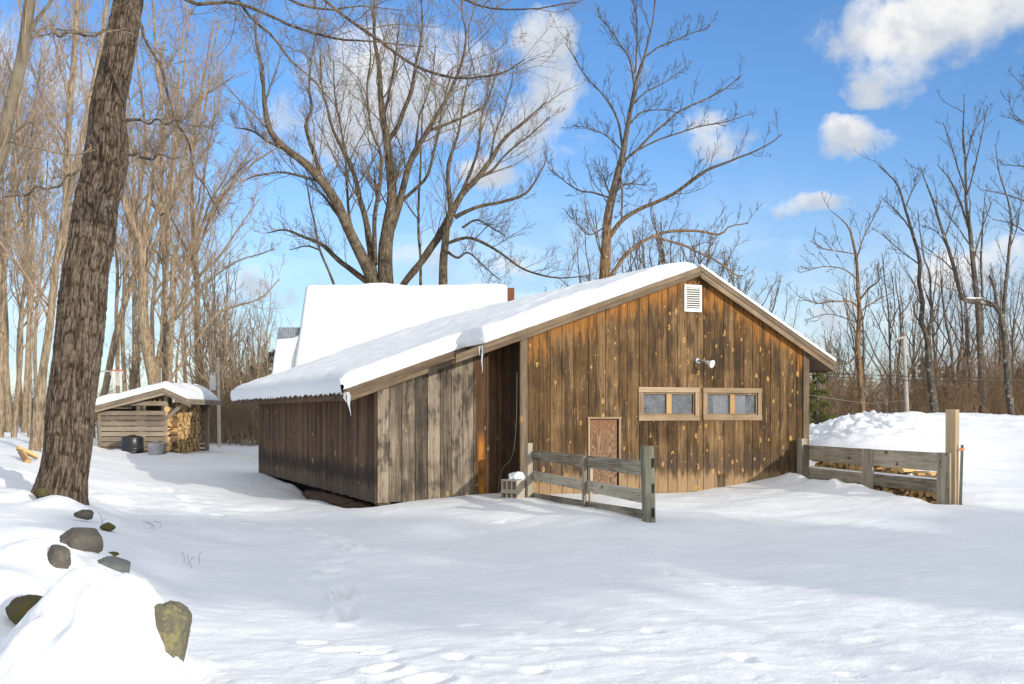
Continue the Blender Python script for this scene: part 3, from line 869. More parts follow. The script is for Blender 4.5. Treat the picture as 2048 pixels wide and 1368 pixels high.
for k in range(28):                                    # dents and crusted prints in the near snow
    foot(rg.uniform(560, 2040), rg.uniform(1215, 1366), rg.uniform(.05, .13), rg.uniform(.04, .09), rg.uniform(.006, .018), rg.uniform(0, 3), rg.uniform(.0, .2))
for px, py in ((1045, 1268), (1095, 1300), (940, 1240), (920, 1318), (1068, 1345), (1180, 1255), (1300, 1262), (1480, 1310), (1490, 1318), (1700, 1335)):
    foot(px, py, .10, .07, .026, rg.uniform(0, 3), .15)
for k in range(70):
    foot(rg.uniform(350, 2040), rg.uniform(1040, 1180), rg.uniform(.07, .16), rg.uniform(.05, .1), rg.uniform(.008, .022), rg.uniform(0, 3), .5)

BX, BY = -2.42, 6.62                                    # the big snow covered boulder
def ground_z(x, y, detail=True):
    z = base_z(x, y)
    # lumpy left bank over buried stones
    for (px, py, Y, rx, ry, h) in ((150, 1085, 10.0, .30, .35, .10), (108, 1130, 8.75, .34, .35, .12), (60, 1130, 8.6, .5, .4, .14), (40, 1075, 10.0, .5, .5, .14), (110, 985, 13.9, .42, .4, .14), (48, 985, 14.4, .34, .35, .22), (222, 1125, 9.4, .3, .3, .08), (10, 1155, 7.9, .3, .35, .12)):
        p = W(px, py, Y); q = ((x - p[0]) / rx) ** 2 + ((y - p[1]) / ry) ** 2
        z = z + h * np.exp(-q * 1.2)
    # dome of snow over the boulder, cut back on its right side where the stone shows
    u, v = (x - BX) / np.where(x > BX, .52, .60), (y - BY) / np.where(y < BY, .70, .55)
    w = vnoise(x * 2.6, y * 2.6, seed=21)
    q = np.sqrt(u * u + v * v) + .10 * w
    dome = .54 * (1 - sstep(.25, 1.22, q)) * (1 - .9 * sstep(.31, .39, (x - BX) + .10 * w + .10 * (y - BY) + .05 * vnoise(x * 9, y * 9, seed=29)))
    z = z + dome
    z = z - .13 * np.exp(-(((x - BX + .17) / .13) ** 2 + ((y - BY + .34) / .15) ** 2)) - .07 * np.exp(-(((x - BX - .06) / .09) ** 2 + ((y - BY + .30) / .16) ** 2)) + .06 * np.exp(-(((x - BX + .02) / .10) ** 2 + ((y - BY + .46) / .14) ** 2)) + .055 * fbm(x * 3.0, y * 3.0, seed=24, octs=6, gain=.55) * (1 - sstep(.9, 1.5, q))           # scooped hollow in the dome
    # snow pulled away from the barn side, corner and trunk
    lx = (x - L0[0]) * CT + (y - L0[1]) * ST; ly = -(x - L0[0]) * ST + (y - L0[1]) * CT
    z = z - .22 * np.exp(-((lx + .02) / .26) ** 2) * sstep(-.35, .5, ly) * (1 - sstep(2.5, 7.2, ly))
    inside = sstep(-.0, .3, lx) * sstep(.05, .4, ly) * (1 - sstep(7.7, 8.0, lx)) * (1 - sstep(10.2, 10.5, ly))
    inside2 = sstep(XR + .15, XR + .4, lx) * sstep(-G + .08, -G + .3, ly) * (1 - sstep(7.7, 8.0, lx)) * (1 - sstep(0, .3, ly))
    z = z - .5 * np.maximum(inside, inside2)
    # drift along the foot of the gate
    gd = (GB - GA) / np.linalg.norm(GB - GA); gx = (x - GA[0]) * gd[0] + (y - GA[1]) * gd[1]; gy = (x - GA[0]) * gd[1] - (y - GA[1]) * gd[0]
    z = z + (.10 - .05 * gx / 4.1 + .035 * fbm(x * 3, y * 3, seed=33)) * np.exp(-((gy - .38) / .20) ** 2) * sstep(-.2, .2, gx) * (1 - sstep(3.7, 4.1, gx))
    z = z - .20 * np.exp(-((gy + .1) / .22) ** 2) * sstep(.1, .5, gx) * (1 - sstep(4.0, 4.2, gx))
    if not detail: return z
    r = np.hypot(x, y)
    near = 1 - sstep(9, 26, r)
    z = z + .055 * fbm(x * .45, y * .45, seed=40, octs=3) * (1 - .5 * inside)
    # long low wind ripples
    a, b = x * .93 + y * .36, -x * .36 + y * .93
    z = z + (.008) * fbm(a * .9, b * 2.6, seed=50, octs=4, gain=.55)
    crust = sstep(.5, -1.2, b - 8.2 + .7 * vnoise(x * .5, y * .5, seed=5))
    z = z + near * crust * (.0065 * fbm(a * 3.4, b * 4.2, seed=61, octs=5, gain=.6) - .006 * np.abs(vnoise(a * 5, b * 6, seed=66)))
    z = z + (.004) * near * fbm(a * 5, b * 8, seed=70, octs=2)
    # rough ploughed bank on the right and clods around the shed
    bank = np.exp(-((y - 27.2 - .18 * (x - 9)) / 2.6) ** 2) * sstep(6.0, 7.6, x)
    z = z + bank * ((.06 + .10 * (1 - sstep(8.5, 10.5, x))) * np.abs(fbm(x * 1.7, y * 1.7, seed=80, octs=6, gain=.62)) - .02)
    pile = np.exp(-((x - 7.6) / 1.3) ** 2 - ((y - 25.2) / 2.0) ** 2)
    z = z + pile * (.17 * np.abs(fbm(x * 2.6, y * 2.6, seed=88, octs=6, gain=.62)))
    sh = np.exp(-((y - 33.8) / .8) ** 2) * sstep(-14, -13, x) * (1 - sstep(-9.6, -8.6, x))
    z = z + sh * (-.02 + .11 * np.abs(fbm(x * 2.4, y * 2.4, seed=90, octs=4, gain=.6)))
    lb = np.exp(-((x + 7.3) / 3.) ** 2 - ((y - 16.) / 4.5) ** 2)
    z = z + lb * .10 * fbm(x * 1.4, y * 1.4, seed=95, octs=3)
    for (fx, fy, rx, ry, ang, dep, rim) in FEET:
        rmax = max(rx, ry) * 2.6
        k = np.nonzero((np.abs(x - fx) < rmax) & (np.abs(y - fy) < rmax))
        if not len(k[0]): continue
        dx, dy = x[k] - fx, y[k] - fy; c, s = math.cos(ang), math.sin(ang)
        q = np.sqrt(((dx * c + dy * s) / rx) ** 2 + ((-dx * s + dy * c) / ry) ** 2) + .22 * vnoise(x[k] * 10, y[k] * 10, seed=int(fx * 10) % 97)
        z[k] += -dep * (1 - sstep(.55, 1.1, q)) + dep * rim * np.exp(-((q - 1.35) / .3) ** 2)
    return z


def axis(segs):
    a = [segs[0][0]]
    for lo, hi, st in segs:
        a += list(np.linspace(lo, hi, max(2, int(round((hi - lo) / st)) + 1)))[1:]
    return np.array(a)
gx = axis([(-400, -60, 34), (-60, -16, 1.6), (-16, -7, .16), (-7, -4.2, .07), (-4.2, 4.2, .036), (4.2, 9.5, .07), (9.5, 16, .22), (16, 60, 1.8), (60, 400, 34)])
gy = axis([(-260, -40, 20), (-40, 3, 1.8), (3, 5.6, .2), (5.6, 12, .036), (12, 20, .065), (20, 30, .11), (30, 40, .22), (40, 70, 1.2), (70, 150, 6), (150, 900, 60)])
XX, YY = np.meshgrid(gx, gy, indexing='xy')
ZZ = ground_z(XX, YY)
ZZ = np.where(YY > 160, .8, ZZ)
nx, ny = len(gx), len(gy)
i, j = np.meshgrid(np.arange(ny - 1), np.arange(nx - 1), indexing='ij'); a = (i * nx + j).ravel()
me = grid_mesh('snow_ground', np.stack([XX, YY, ZZ], -1).reshape(-1, 3), np.stack([a, a + 1, a + nx + 1, a + nx], 1))
tag(link('snow_ground', me, M['snow'], None, True), kind='structure')
def gz(x, y): return float(ground_z(np.array([float(x)]), np.array([float(y)]), False)[0])

# ------------------------------------------------------------------ rocks
def rock_mat(name, base, lichen, amt):
    m, n = mat(name); ob = n.obj()
    a = n.noise(ob, 5., 6, .65); b = n.noise(ob, 26., 4, .65); c = n.voro(ob, 30., '3D')['Distance']
    col = n.mix(a, tuple(x * .55 for x in base), tuple(x * 1.35 for x in base))
    col = n.mix(n.m('MULTIPLY', n.ss(n.m('ADD', n.m('MULTIPLY', a, .5), n.m('MULTIPLY', b, .5)), .62 - amt * .25, .70 - amt * .22), .9), col, n.mix(b, tuple(x * .6 for x in lichen), lichen))
    col = n.mix(n.m('MULTIPLY', n.ss(b, .60, .70), .7), col, (.035, .032, .025))
    n.out(col, .92, n.bump(n.m('ADD', n.m('MULTIPLY', a, .6), n.m('MULTIPLY', b, .5)), .7, .03), spec=.2); return m
M['rock'] = rock_mat('granite', (.11, .10, .085), (.22, .20, .14), .35)
M['rock2'] = rock_mat('grey_stone', (.14, .15, .145), (.22, .23, .20), .3)
M['lichen'] = rock_mat('lichen_stone', (.15, .135, .095), (.30, .27, .13), .6)
M['moss'] = rock_mat('mossy_stone', (.10, .085, .06), (.14, .12, .03), .7)
def rock(px, py, Y, r, seed, m, label, rz=0., dz=0., flat=.8, cat='rock'):
    p = W(px, py, Y); o = lump('rock', p + np.array([0, 0, dz]), r, seed, m, 5, .16, 1.3, label, cat, flat); o.rotation_euler = (0, 0, rz); return o
rock(166, 1084, 9.9, (.20, .18, .15), 3, M['rock'], 'dark rounded stone uncovered just below the big leaning trunk')
rock(114, 1134, 8.5, (.10, .11, .12), 19, M['rock'], 'brown stone half buried in snow left of the flat grey stone', .6, .06)
rock(226, 1136, 9.35, (.17, .13, .10), 14, M['rock2'], 'flat slate grey stone at the edge of the snow bank', .3)
rock(64, 1228, 7.25, (.16, .14, .13), 17, M['moss'], 'dark mossy stone at the left edge of the big snow dome')
rock(170, 1030, 12.9, (.13, .1, .06), 23, M['rock'], 'small brown stone under the snow at the foot of the trunk')
rock(227, 1108, 10.3, (.055, .05, .025), 25, M['moss'], 'tiny brown stone above the flat grey stone')
rock(215, 1054, 12.2, (.10, .09, .05), 27, M['moss'], 'low mossy stone right of the trunk foot')
rock(84, 984, 14.0, (.07, .06, .06), 29, M['moss'], 'little dark stone in the snow heap left of the trunk')
o = lump('boulder', (-2.13, 6.62, .17), (.21, .25, .30), 44, M['lichen'], 6, .16, 1.8, 'lichen covered boulder showing at the right side of the big snow dome', 'boulder', .9)
for (px, py, Y, rx, ang) in ((48, 912, 21., .17, .9), (55, 905, 21.3, .2, 2.4)):
    p = W(px, py, Y); o = bpy.data.objects.new('firewood_log', LOGS[(px) % 9]); COL.objects.link(o); o.location = p; o.rotation_euler = (.5, .3, ang)
    tag(o, 'loose split log lying on the snow left of the big trunk' if px == 48 else 'second loose split log on the snow left of the big trunk, pointing uphill', 'firewood')
lump('leaf_litter', tuple(BW(.10, 2.7, -.09)), (.34, 2.9, .12), 45, plain('dry_leaves', (.10, .055, .03), .95, 0, .6, 38, .9), 5, .12, 9.)
ll = bpy.data.objects['leaf_litter']; ll.rotation_euler = (0, 0, TH); ll['kind'] = 'stuff'; ll['label'] = 'dry brown leaves under the barn corner'
# dry stalks poking through the snow
M['stalk'] = plain('stalk', (.13, .085, .055), .9)
for pts, lab in ((((300, 1056), (303, 1062), (318, 1052)), 'short bent dry stalk in the shaded snow below the barn corner'), (((368, 1121), (376, 1127), (385, 1134), (399, 1124)), 'dry stalk of the cluster in the middle of the shaded snow'), (((205, 1044), (206, 1050)), 'dry grass stalk beside the low mossy stone')):
    for px, py in pts:
        br = []
        x, y = on_ground(px, py); z = gz(x, y)
        for k in range(1):
            h = random.uniform(.05, .11)
            br.append(resample([(x, y, z - .04), (x + random.uniform(-.03, .03), y, z + h * .6), (x + random.uniform(-.09, .09), y + random.uniform(-.04, .04), z + h)], 6))
        V, f = tubes(np.array(br), np.full((len(br), 6), .0022), 4)
        tag(link('dry_stalk', grid_mesh('dry_stalk', V, f), M['stalk']), lab, 'dry stalk', 'dry stalks in the snow: ' + lab)

# ================================================================== WOODSHED
sx, sy, sz = -10.84, 34.6, .0
shed = empty('woodshed', (sx, sy, .2), 0, 'small open woodshed of horizontal boards with snow on its bent roof', 'woodshed')
def SL(mb, a, b, w, t, n, **k): mb.board(np.array(a, float), np.array(b, float), w, t, n, **k)
mb = MB()
for k in range(11):
    z = -.08 + k * .164
    xl = -2.16 + .008 * k
    if z + .075 > 1.62: continue
    SL(mb, (xl, 0, z), (-.06, 0, z), .138, .03, (0, -1, 0), jit=.03)
SL(mb, (-1.5, 0, 1.70), (-.06, 0, 1.70), .13, .03, (0, -1, 0))
mb.build('board_wall', M['slat'], shed)
mb = MB()
for k in range(10): SL(mb, (-2.1, .2, -.05 + k * .17), (-2.1, 3.0, -.05 + k * .17), .138, .03, (-1, 0, 0))
mb.build('end_wall', M['slat'], shed)
mb = MB()
for k in range(12): SL(mb, (-.2, 2.95, -.02 + k * .15), (.36, 2.95, -.02 + k * .15), .115, .03, (0, -1, 0))
mb.build('slat_wall', M['slat'], shed)
for p in ((-.05, .05), (.42, 3.0), (-2.13, .05), (-2.05, 2.9)):
    mb = MB(); top = 2.02 if p[0] > -1 else 1.62
    if p[0] > .3: top = 1.8
    mb.box((p[0] - .06, p[1] - .06, -.3), (p[0] + .06, p[1] + .06, top)); mb.build('post', M['slat'], shed, .006)
RX0, RXK, RX1 = -2.26, -.02, .82
RZ0, RZK, RZ1 = 1.60, 2.18, 1.80
def srz(x): return RZ0 + (RZK - RZ0) * (x - RX0) / (RXK - RX0) if x < RXK else RZK + (RZ1 - RZK) * (x - RXK) / (RX1 - RXK)
mb = MB()
for a, b in ((RX0, RXK), (RXK, RX1)):
    mb.prism([(a, -.3, srz(a) - .03), (b, -.3, srz(b) - .03), (b, -.3, srz(b)), (a, -.3, srz(a))], (0, 1, 0), 3.5, (0, 1, 0))
sroof = mb.build('roof', M['slat'], shed)
mb = MB()
for a, b in ((RX0, RXK), (RXK + .003, RX1)):
    mb.prism([(a, -.3, srz(a) - .14), (b, -.3, srz(b) - .14), (b, -.3, srz(b) + .005), (a, -.3, srz(a) + .005)], (0, -1, 0), .03, (1, 0, .2))
    mb.prism([(a, -.27, srz(a) - .26 + .06), (b, -.27, srz(b) - .22), (b, -.27, srz(b) - .14), (a, -.27, srz(a) - .14)], (0, -1, 0), .03, (1, 0, .2))
mb.box((RX1 - .02, -.3, RZ1 - .13), (RX1 + .012, 3.2, RZ1 + .0), along=(0, 1, 0)); mb.build('rake_board', M['slat'], shed)
for y in (.02, 1.5, 2.95):
    mb = MB(); mb.board((-.0, y, 1.25), (.62, y, 1.80), .12, .06, (0, -1, 0)); mb.build('brace', M['slat'], shed)
def shed_snow():
    n1, n2 = 60, 60
    s = np.linspace(0, 1, n1)[:, None] * np.ones((1, n2)); t = np.linspace(0, 1, n2)[None] * np.ones((n1, 1))
    x = RX0 - .03 + (RX1 - .05 - RX0) * s; y = -.33 + 3.55 * t
    rnd = lambda d, w: np.sqrt(np.clip(1 - (1 - np.clip(d / w, 0, 1)) ** 2, 0, 1))
    th = (.25 + .05 * fbm(x * 1.5, y * 1.5, seed=7)) * (.3 + .7 * rnd(x - x[:1], .35)) * (.55 + .45 * rnd(y - y[:, :1], .2)) * (.12 + .88 * rnd(x[-1:] - x, .5))
    zr = np.where(x < RXK, RZ0 + (RZK - RZ0) * (x - RX0) / (RXK - RX0), RZK + (RZ1 - RZK) * (x - RXK) / (RX1 - RXK))
    zr = zr + .0; V = np.stack([x, y, zr + th - .06 * np.exp(-((x - RXK) / .4) ** 2)], -1)
    B = V.copy(); B[..., 2] = zr + .004
    idx = lambda i, j: i * n2 + j
    i, j = np.meshgrid(np.arange(n1 - 1), np.arange(n2 - 1), indexing='ij'); a = (i * n2 + j).ravel()
    fs = [np.stack([a, a + n2, a + n2 + 1, a + 1], 1)]; o = n1 * n2
    k = np.arange(n1 - 1); fs.append(np.stack([k * n2, o + k * n2, o + (k + 1) * n2, (k + 1) * n2], 1)); fs.append(np.stack([k * n2 + n2 - 1, (k + 1) * n2 + n2 - 1, o + (k + 1) * n2 + n2 - 1, o + k * n2 + n2 - 1], 1))
    k = np.arange(n2 - 1); fs.append(np.stack([k, k + 1, o + k + 1, o + k], 1)); b = (n1 - 1) * n2; fs.append(np.stack([b + k, o + b + k, o + b + k + 1, b + k + 1], 1))
    return grid_mesh('roof_snow', np.vstack([V.reshape(-1, 3), B.reshape(-1, 3)]), np.vstack(fs))
link('roof_snow', shed_snow(), M['roofsnow'], sroof, True)
for row in range(13):                                  # logs end-on in the open side
    for k in range(15):
        zz = .12 + row * .142 + random.uniform(-.015, .015); yy = sy + .42 + k * .168 + (.08 if row % 2 else 0)
        if zz > 1.85 and k % 2: continue
        log_at((sx + .02 + random.uniform(-.035, .035), yy, zz), math.pi / 2, 'split firewood log end-on in the woodshed stack', 'firewood logs in the woodshed', 1.32)
for row in range(11):
    log_at((sx + .02 + random.uniform(-.02, .02), sy + .20, .17 + row * .155), random.uniform(-.1, .1), 'split firewood log laid crosswise at the corner of the woodshed stack', 'crosswise corner logs', 1.2)
for k in range(5):
    log_at((sx - .95 + k * .17, sy + .35, 1.95 + random.uniform(-.01, .03)), random.uniform(-.3, .3), 'firewood log on top of the woodshed stack under the gable', 'logs on top under the gable', 1.0)
# composter and dustbin
def turned(name, prof, m, loc, parent=None, seg=32):
    V, f = lathe(prof, seg); o = link(name, grid_mesh(name, V, f), m, parent, True)
    if loc is not None: o.location = loc
    return o
M['plastic'] = plain('black_plastic', (.016, .016, .018), .35, 0, .15, 3, .02, .5)
cb = W(265, 912, 33.9); cb[2] = .22
co_ = empty('compost_bin', tuple(cb), 0, 'black plastic compost bin in front of the woodshed boards', 'compost bin')
turned('body', [(-.2, .30), (.10, .33), (.13, .335), (.14, .325), (.27, .335), (.30, .345), (.31, .33), (.55, .33), (.60, .315)], M['plastic'], None, co_)
turned('lid', [(.575, .325), (.60, .33), (.635, .31), (.67, .25), (.685, .12), (.70, .11), (.715, .0)], M['plastic'], None, co_)
tb = W(311, 912, 33.7); tb[2] = .26
tr = empty('dustbin', tuple(tb), 0, 'galvanised ribbed metal dustbin beside the black compost bin', 'dustbin')
a = np.linspace(0, 2 * math.pi, 97)[:-1]; V = []; rows = [(-.1, .20), (.02, .205), (.34, .235), (.37, .24)]
for z, r in rows:
    rr = r + (.008 * np.sign(np.sin(a * 24)) if .01 < z < .36 else 0)
    V.append(np.stack([rr * np.cos(a), rr * np.sin(a), z + 0 * a], 1))
i, j = np.meshgrid(np.arange(3), np.arange(96), indexing='ij'); i = i.ravel() * 96; j = j.ravel(); j2 = (j + 1) % 96
M['zinc'] = plain('zinc', (.46, .47, .47), .42, .7, .2, 12)
link('body', grid_mesh('body', np.vstack(V), np.stack([i + j, i + j2, i + 96 + j2, i + 96 + j], 1)), M['zinc'], tr)
turned('lid', [(.35, .255), (.385, .258), (.39, .25), (.43, .15), (.44, 0)], M['zinc'], None, tr)
hp = resample([(-.05, 0, .44), (-.05, 0, .48), (.05, 0, .48), (.05, 0, .44)], 12)[None]; V, f = tubes(hp, np.full((1, 12), .009), 6); link('handle', grid_mesh('handle', V, f), M['zinc'], tr, True)

# ================================================================== HOUSE BEHIND
hA, hB = W(612, 572, 34.), W(1016, 574, 34.02)
hd = hB - hA; hd[2] = 0; hl = np.linalg.norm(hd); hyaw = math.atan2(hd[1], hd[0])
hz = hA[2]
house = empty('house', (hA[0], hA[1], 0), hyaw, 'house with a steep snow covered roof standing behind the barn', 'house')
RUN, DROP = 2.9, 4.05
mb = MB()
mb.prism([(.25, -RUN + .4, -.5), (.25, -RUN + .4, hz - DROP + .2), (.25, 0, hz - .32), (.25, RUN - .4, hz - DROP + .2), (.25, RUN - .4, -.5)], (1, 0, 0), hl - .5, (0, 0, 1)); mb.build('wall', plain('house_clapboard', (.34, .32, .29), .8), house)
mb = MB()
for sg in (-1, 1):
    mb.prism([(0, 0, hz - .05), (0, sg * RUN, hz - DROP), (0, sg * RUN, hz - DROP - .1), (0, 0, hz - .17)], (1, 0, 0), hl, (0, sg * .6, -.8))
hroof = mb.build('roof', plain('dark_shingle', (.06, .065, .075), .8), house)
def slope_snow(name, length, run, drop, z0, parent, th0, seed, top_gap=0., ragged=0.):
    n1, n2 = 120, 70
    s = np.linspace(0, 1, n1)[:, None] * np.ones((1, n2)); t = np.linspace(0, 1, n2)[None] * np.ones((n1, 1))
    x = .02 + (length - .04) * s
    t0 = top_gap + ragged * (.5 + .5 * vnoise(x * 2.3, x * 0, seed=seed)); tt = t0 + (1 - t0) * t
    rnd = lambda d, w: np.sqrt(np.clip(1 - (1 - np.clip(d / w, 0, 1)) ** 2, 0, 1))
    th = (th0 + .05 * fbm(x * .9, tt * 3, seed=seed, octs=5)) * (.35 + .65 * rnd(x - x[:1], .25)) * (.3 + .7 * rnd(x[-1:] - x, .4 if not ragged else .1)) * (.35 + .65 * rnd(1 - tt, .05)) * ((.2 + .8 * rnd(t, .05)) if top_gap else 1)
    nn = np.array([0, -drop, run]) / math.hypot(drop, run)
    base = np.stack([x, -run * tt, z0 - drop * tt], -1)
    V = base + nn * th[..., None]; B = base + nn * .004
    i, j = np.meshgrid(np.arange(n1 - 1), np.arange(n2 - 1), indexing='ij'); a = (i * n2 + j).ravel(); o = n1 * n2
    fs = [np.stack([a, a + 1, a + n2 + 1, a + n2], 1)]
    k = np.arange(n1 - 1); fs.append(np.stack([k * n2, (k + 1) * n2, o + (k + 1) * n2, o + k * n2], 1)); fs.append(np.stack([k * n2 + n2 - 1, o + k * n2 + n2 - 1, o + (k + 1) * n2 + n2 - 1, (k + 1) * n2 + n2 - 1], 1))
    k = np.arange(n2 - 1); fs.append(np.stack([k, o + k, o + k + 1, k + 1], 1)); b = (n1 - 1) * n2; fs.append(np.stack([b + k, b + k + 1, o + b + k + 1, o + b + k], 1))
    link(name, grid_mesh(name, np.vstack([V.reshape(-1, 3), B.reshape(-1, 3)]), np.vstack(fs)), M['roofsnow'], parent, True)
slope_snow('roof_snow', hl, RUN, DROP - .05, hz - .05, hroof, .16, 51)
mb = MB(); mb.box((hl - .15, .25, hz - .9), (hl + .2, .7, hz - .02)); mb.build('chimney', plain('chimney_brick', (.22, .09, .05), .9), house, .01)
# lower wing with a ribbed metal roof
eA = W(556, 655, 33.2); ew = .95; ez = eA[2]
wing = empty('house_wing', (eA[0], eA[1], 0), hyaw, 'low wing with a ribbed metal roof half bared of snow, left of the house', 'house wing')
mb = MB(); mb.prism([(.1, -1.6, -.4), (.1, -1.6, ez - 2.75), (.1, 0, ez - .2), (.1, 1.6, ez - 2.75), (.1, 1.6, -.4)], (1, 0, 0), ew - .1, (0, 0, 1)); mb.build('wall', plain('wing_boards', (.30, .28, .25), .8), wing)
mb = MB()
for sg in (-1, 1): mb.prism([(0, 0, ez), (0, sg * 1.8, ez - 3.0), (0, sg * 1.8, ez - 3.06), (0, 0, ez - .09)], (1, 0, 0), ew, (0, sg * .6, -.8))
for k in range(14):
    x = .01 + k * .068; nn = nrm(np.array([0, -3.0, 1.8])); mb.prism([(x, 0, ez), (x, -1.8, ez - 3.0), (x + .026, -1.8, ez - 3.0), (x + .026, 0, ez)], nn, .03, (0, -.6, -.8))
wr = mb.build('roof', plain('blue_grey_metal', (.30, .33, .37), .45, .3), wing)
slope_snow('roof_snow', ew, 1.8, 3.0, ez + .03, wr, .10, 57, .05, .10)

# ================================================================== POLES, HOOP
M['pole'] = plain('pole_wood', (.36, .33, .29), .9, 0, .3, 8, .3)
M['palepole'] = plain('pale_pole', (.62, .53, .42), .85, 0, .2, 8, .3)
def pole(px, ytop, ybase, Y, r, m, label, lean=0.):
    b = W(px, ybase, Y); t = W(px + lean, ytop, Y)
    o = empty('utility_pole', tuple(b), 0, label, 'utility pole')
    P = resample([(0, 0, -.5), (*(t - b) * .5,), (*(t - b),)], 8)[None]; V, f = tubes(P, np.linspace(r, r * .8, 8)[None], 12)
    link('pole', grid_mesh('pole', V, f), m, o, True); return o, t - b
o, t = pole(439, 716, 893, 39.5, .065, M['palepole'], 'pale bare pole with a white transformer right of the woodshed', -3)
tf = empty('transformer', (0, 0, 0)); tf.parent = o; tf.scale = (.79, .79, .79)
V, f = lathe([(0, 0), (0, .13), (.02, .145), (.62, .145), (.66, .13), (.68, .05), (.68, 0)], 24, (0, 0, 1), (-.29, -.05, 2.55)); link('tank', grid_mesh('tank', V, f), M['white'], tf, True)
for dx in (-.07, .07):
    V, f = lathe([(0, .02), (.05, .035), (.08, .02), (.11, .035), (.14, .02), (.17, 0)], 10, (0, 0, 1), (-.29 + dx, -.05, 3.22)); link('insulator', grid_mesh('insulator', V, f), M['white'], tf, True)
mb = MB(); mb.board((-.16, -.05, 2.8), (-.04, -.02, 2.8), .05, .04, (0, -1, 0)); mb.build('bracket', M['metal'], tf)
o, t = pole(1816, 662, 840, 36.5, .075, M['pole'], 'grey wooden utility pole rising behind the snow bank', -10)
mb = MB(); mb.board(t * .9 + np.array([-.38, -.08, 0]), t * .9 + np.array([.06, -.08, .1]), .07, .06, (0, -1, 0)); mb.build('crossarm', M['pole'], o)
for k in (-.34, -.18, .03):
    V, f = lathe([(0, .015), (.04, .028), (.07, .015), (.11, .025), (.14, 0)], 8, (0, 0, 1), t * .9 + np.array([k, -.11, .07 + (k + .3) * .25])); link('insulator', grid_mesh('insulator', V, f), M['pole'], o, True)
for i_, (pts, lab) in enumerate((([(1560, 742), (1800, 752), (2100, 757)], 'upper dark power line crossing behind the right trees'), ([(1560, 748), (1810, 760), (2100, 766)], 'lower dark power line crossing behind the right trees'), ([(1618, 790), (1740, 806), (1815, 800)], 'thin pale wire leading from the barn to the pole'))):
    Ys = (36.4, 36.4, 36.4) if i_ < 2 else (21.5, 30, 36.4)
    P = resample([W(px, py, Y) for (px, py), Y in zip(pts, Ys)], 24)[None]; V, f = tubes(P, np.full((1, 24), .009 if i_ < 2 else .0035), 4)
    tag(link('power_line', grid_mesh('power_line', V, f), plain('cable_%d' % i_, (.03, .03, .03) if i_ < 2 else (.30, .28, .24))), lab, 'power line')
hY = 38.; hc = W(233, 741, hY)
hoop = empty('basketball_hoop', (hc[0], hc[1], .3), 0, 'basketball hoop with orange rim and white net above the woodshed roof', 'basketball hoop')
zr = hc[2] - .3
a = np.linspace(0, 2 * math.pi, 33); P = np.stack([.24 * np.cos(a), .24 * np.sin(a), zr + 0 * a], 1)[None]
V, f = tubes(P, np.full((1, 33), .018), 6); link('rim', grid_mesh('rim', V, f), plain('rim_red', (.62, .10, .05), .4), hoop, True)
nets = []
for k in range(14):
    for sg in (-1, 1):
        tt = np.linspace(0, 1, 8); an = k * 2 * math.pi / 14 + sg * tt * 1.1; r = .235 - .12 * tt ** .7
        nets.append(np.stack([r * np.cos(an), r * np.sin(an), zr - .52 * tt], 1))
V, f = tubes(np.array(nets), np.full((28, 8), .006), 4); link('net', grid_mesh('net', V, f), M['white'], hoop)
mb = MB(); mb.box((-.88, -.55, zr - .25), (-.85, .55, zr + .62)); mb.build('backboard', plain('backboard_white', (.66, .70, .76), .3), hoop, .01)
mb = MB(); mb.box((-.85, -.06, zr - .05), (-.22, .06, zr + .0), along=(1, 0, 0)); mb.build('bracket', M['metal'], hoop)
P = resample([(-1.5, 0, -.6), (-1.5, 0, zr - .4), (-1.25, 0, zr + .1), (-.89, 0, zr + .2)], 16)[None]; V, f = tubes(P, np.full((1, 16), .05), 10); link('pole', grid_mesh('pole', V, f), plain('pole_black', (.03, .03, .04), .4), hoop, True)
# ================================================================== TREES
def bark(name, dark, light, sc=1., lich=0., lcol=(.40, .42, .33), hi=None):
    m, n = mat(name); ob = n.obj()
    v = n.vm('MULTIPLY', ob, (1, 1, .16))
    a = n.noise(v, 22. * sc, 5, .65, .4); b = n.noise(ob, 1.6, 3, .6)
    col = n.mix(n.ss(a, .35, .65), dark, light)
    col = n.mix(n.m('MULTIPLY', n.ss(b, .5, .7), .45), col, tuple(x * 1.3 for x in light))
    if lich:
        l = n.noise(ob, 5., 5, .7); col = n.mix(n.m('MULTIPLY', n.ss(l, .62 - .1 * lich, .68 - .1 * lich), .8), col, lcol)
    if hi: col = n.mix(n.ss(n.m('ADD', n.sep(ob)[2], n.m('MULTIPLY', b, 3.)), hi, hi + 2.5), col, n.mix(n.ss(a, .35, .65), (.045, .036, .028), (.165, .135, .10)))
    n.out(col, .92, n.bump(a, .6, .03), spec=.15); return m
M['maple'] = bark('maple_bark', (.040, .030, .021), (.185, .145, .10), 1, .3, (.26, .25, .16))
M['tan'] = bark('tan_bark', (.15, .108, .068), (.38, .295, .20), 1, .1, (.30, .28, .2))
M['twig'] = plain('twig_bark', (.19, .145, .10), .9, 0, .3, 2., 0)
M['twigtan'] = plain('tan_twig_bark', (.34, .25, .17), .9, 0, .3, 2., 0)
M['twigdark'] = plain('dark_twig_bark', (.085, .07, .055), .9, 0, .3, 2., 0)
M['dark'] = bark('dark_bark', (.045, .037, .03), (.15, .125, .10), 1.2, .3)
M['orange'] = bark('flaking_bark', (.075, .045, .024), (.28, .18, .10), 1., .2, hi=8.)
M['smooth'] = bark('smooth_bark', (.12, .095, .065), (.22, .18, .13), .5, .3, (.28, .26, .15))


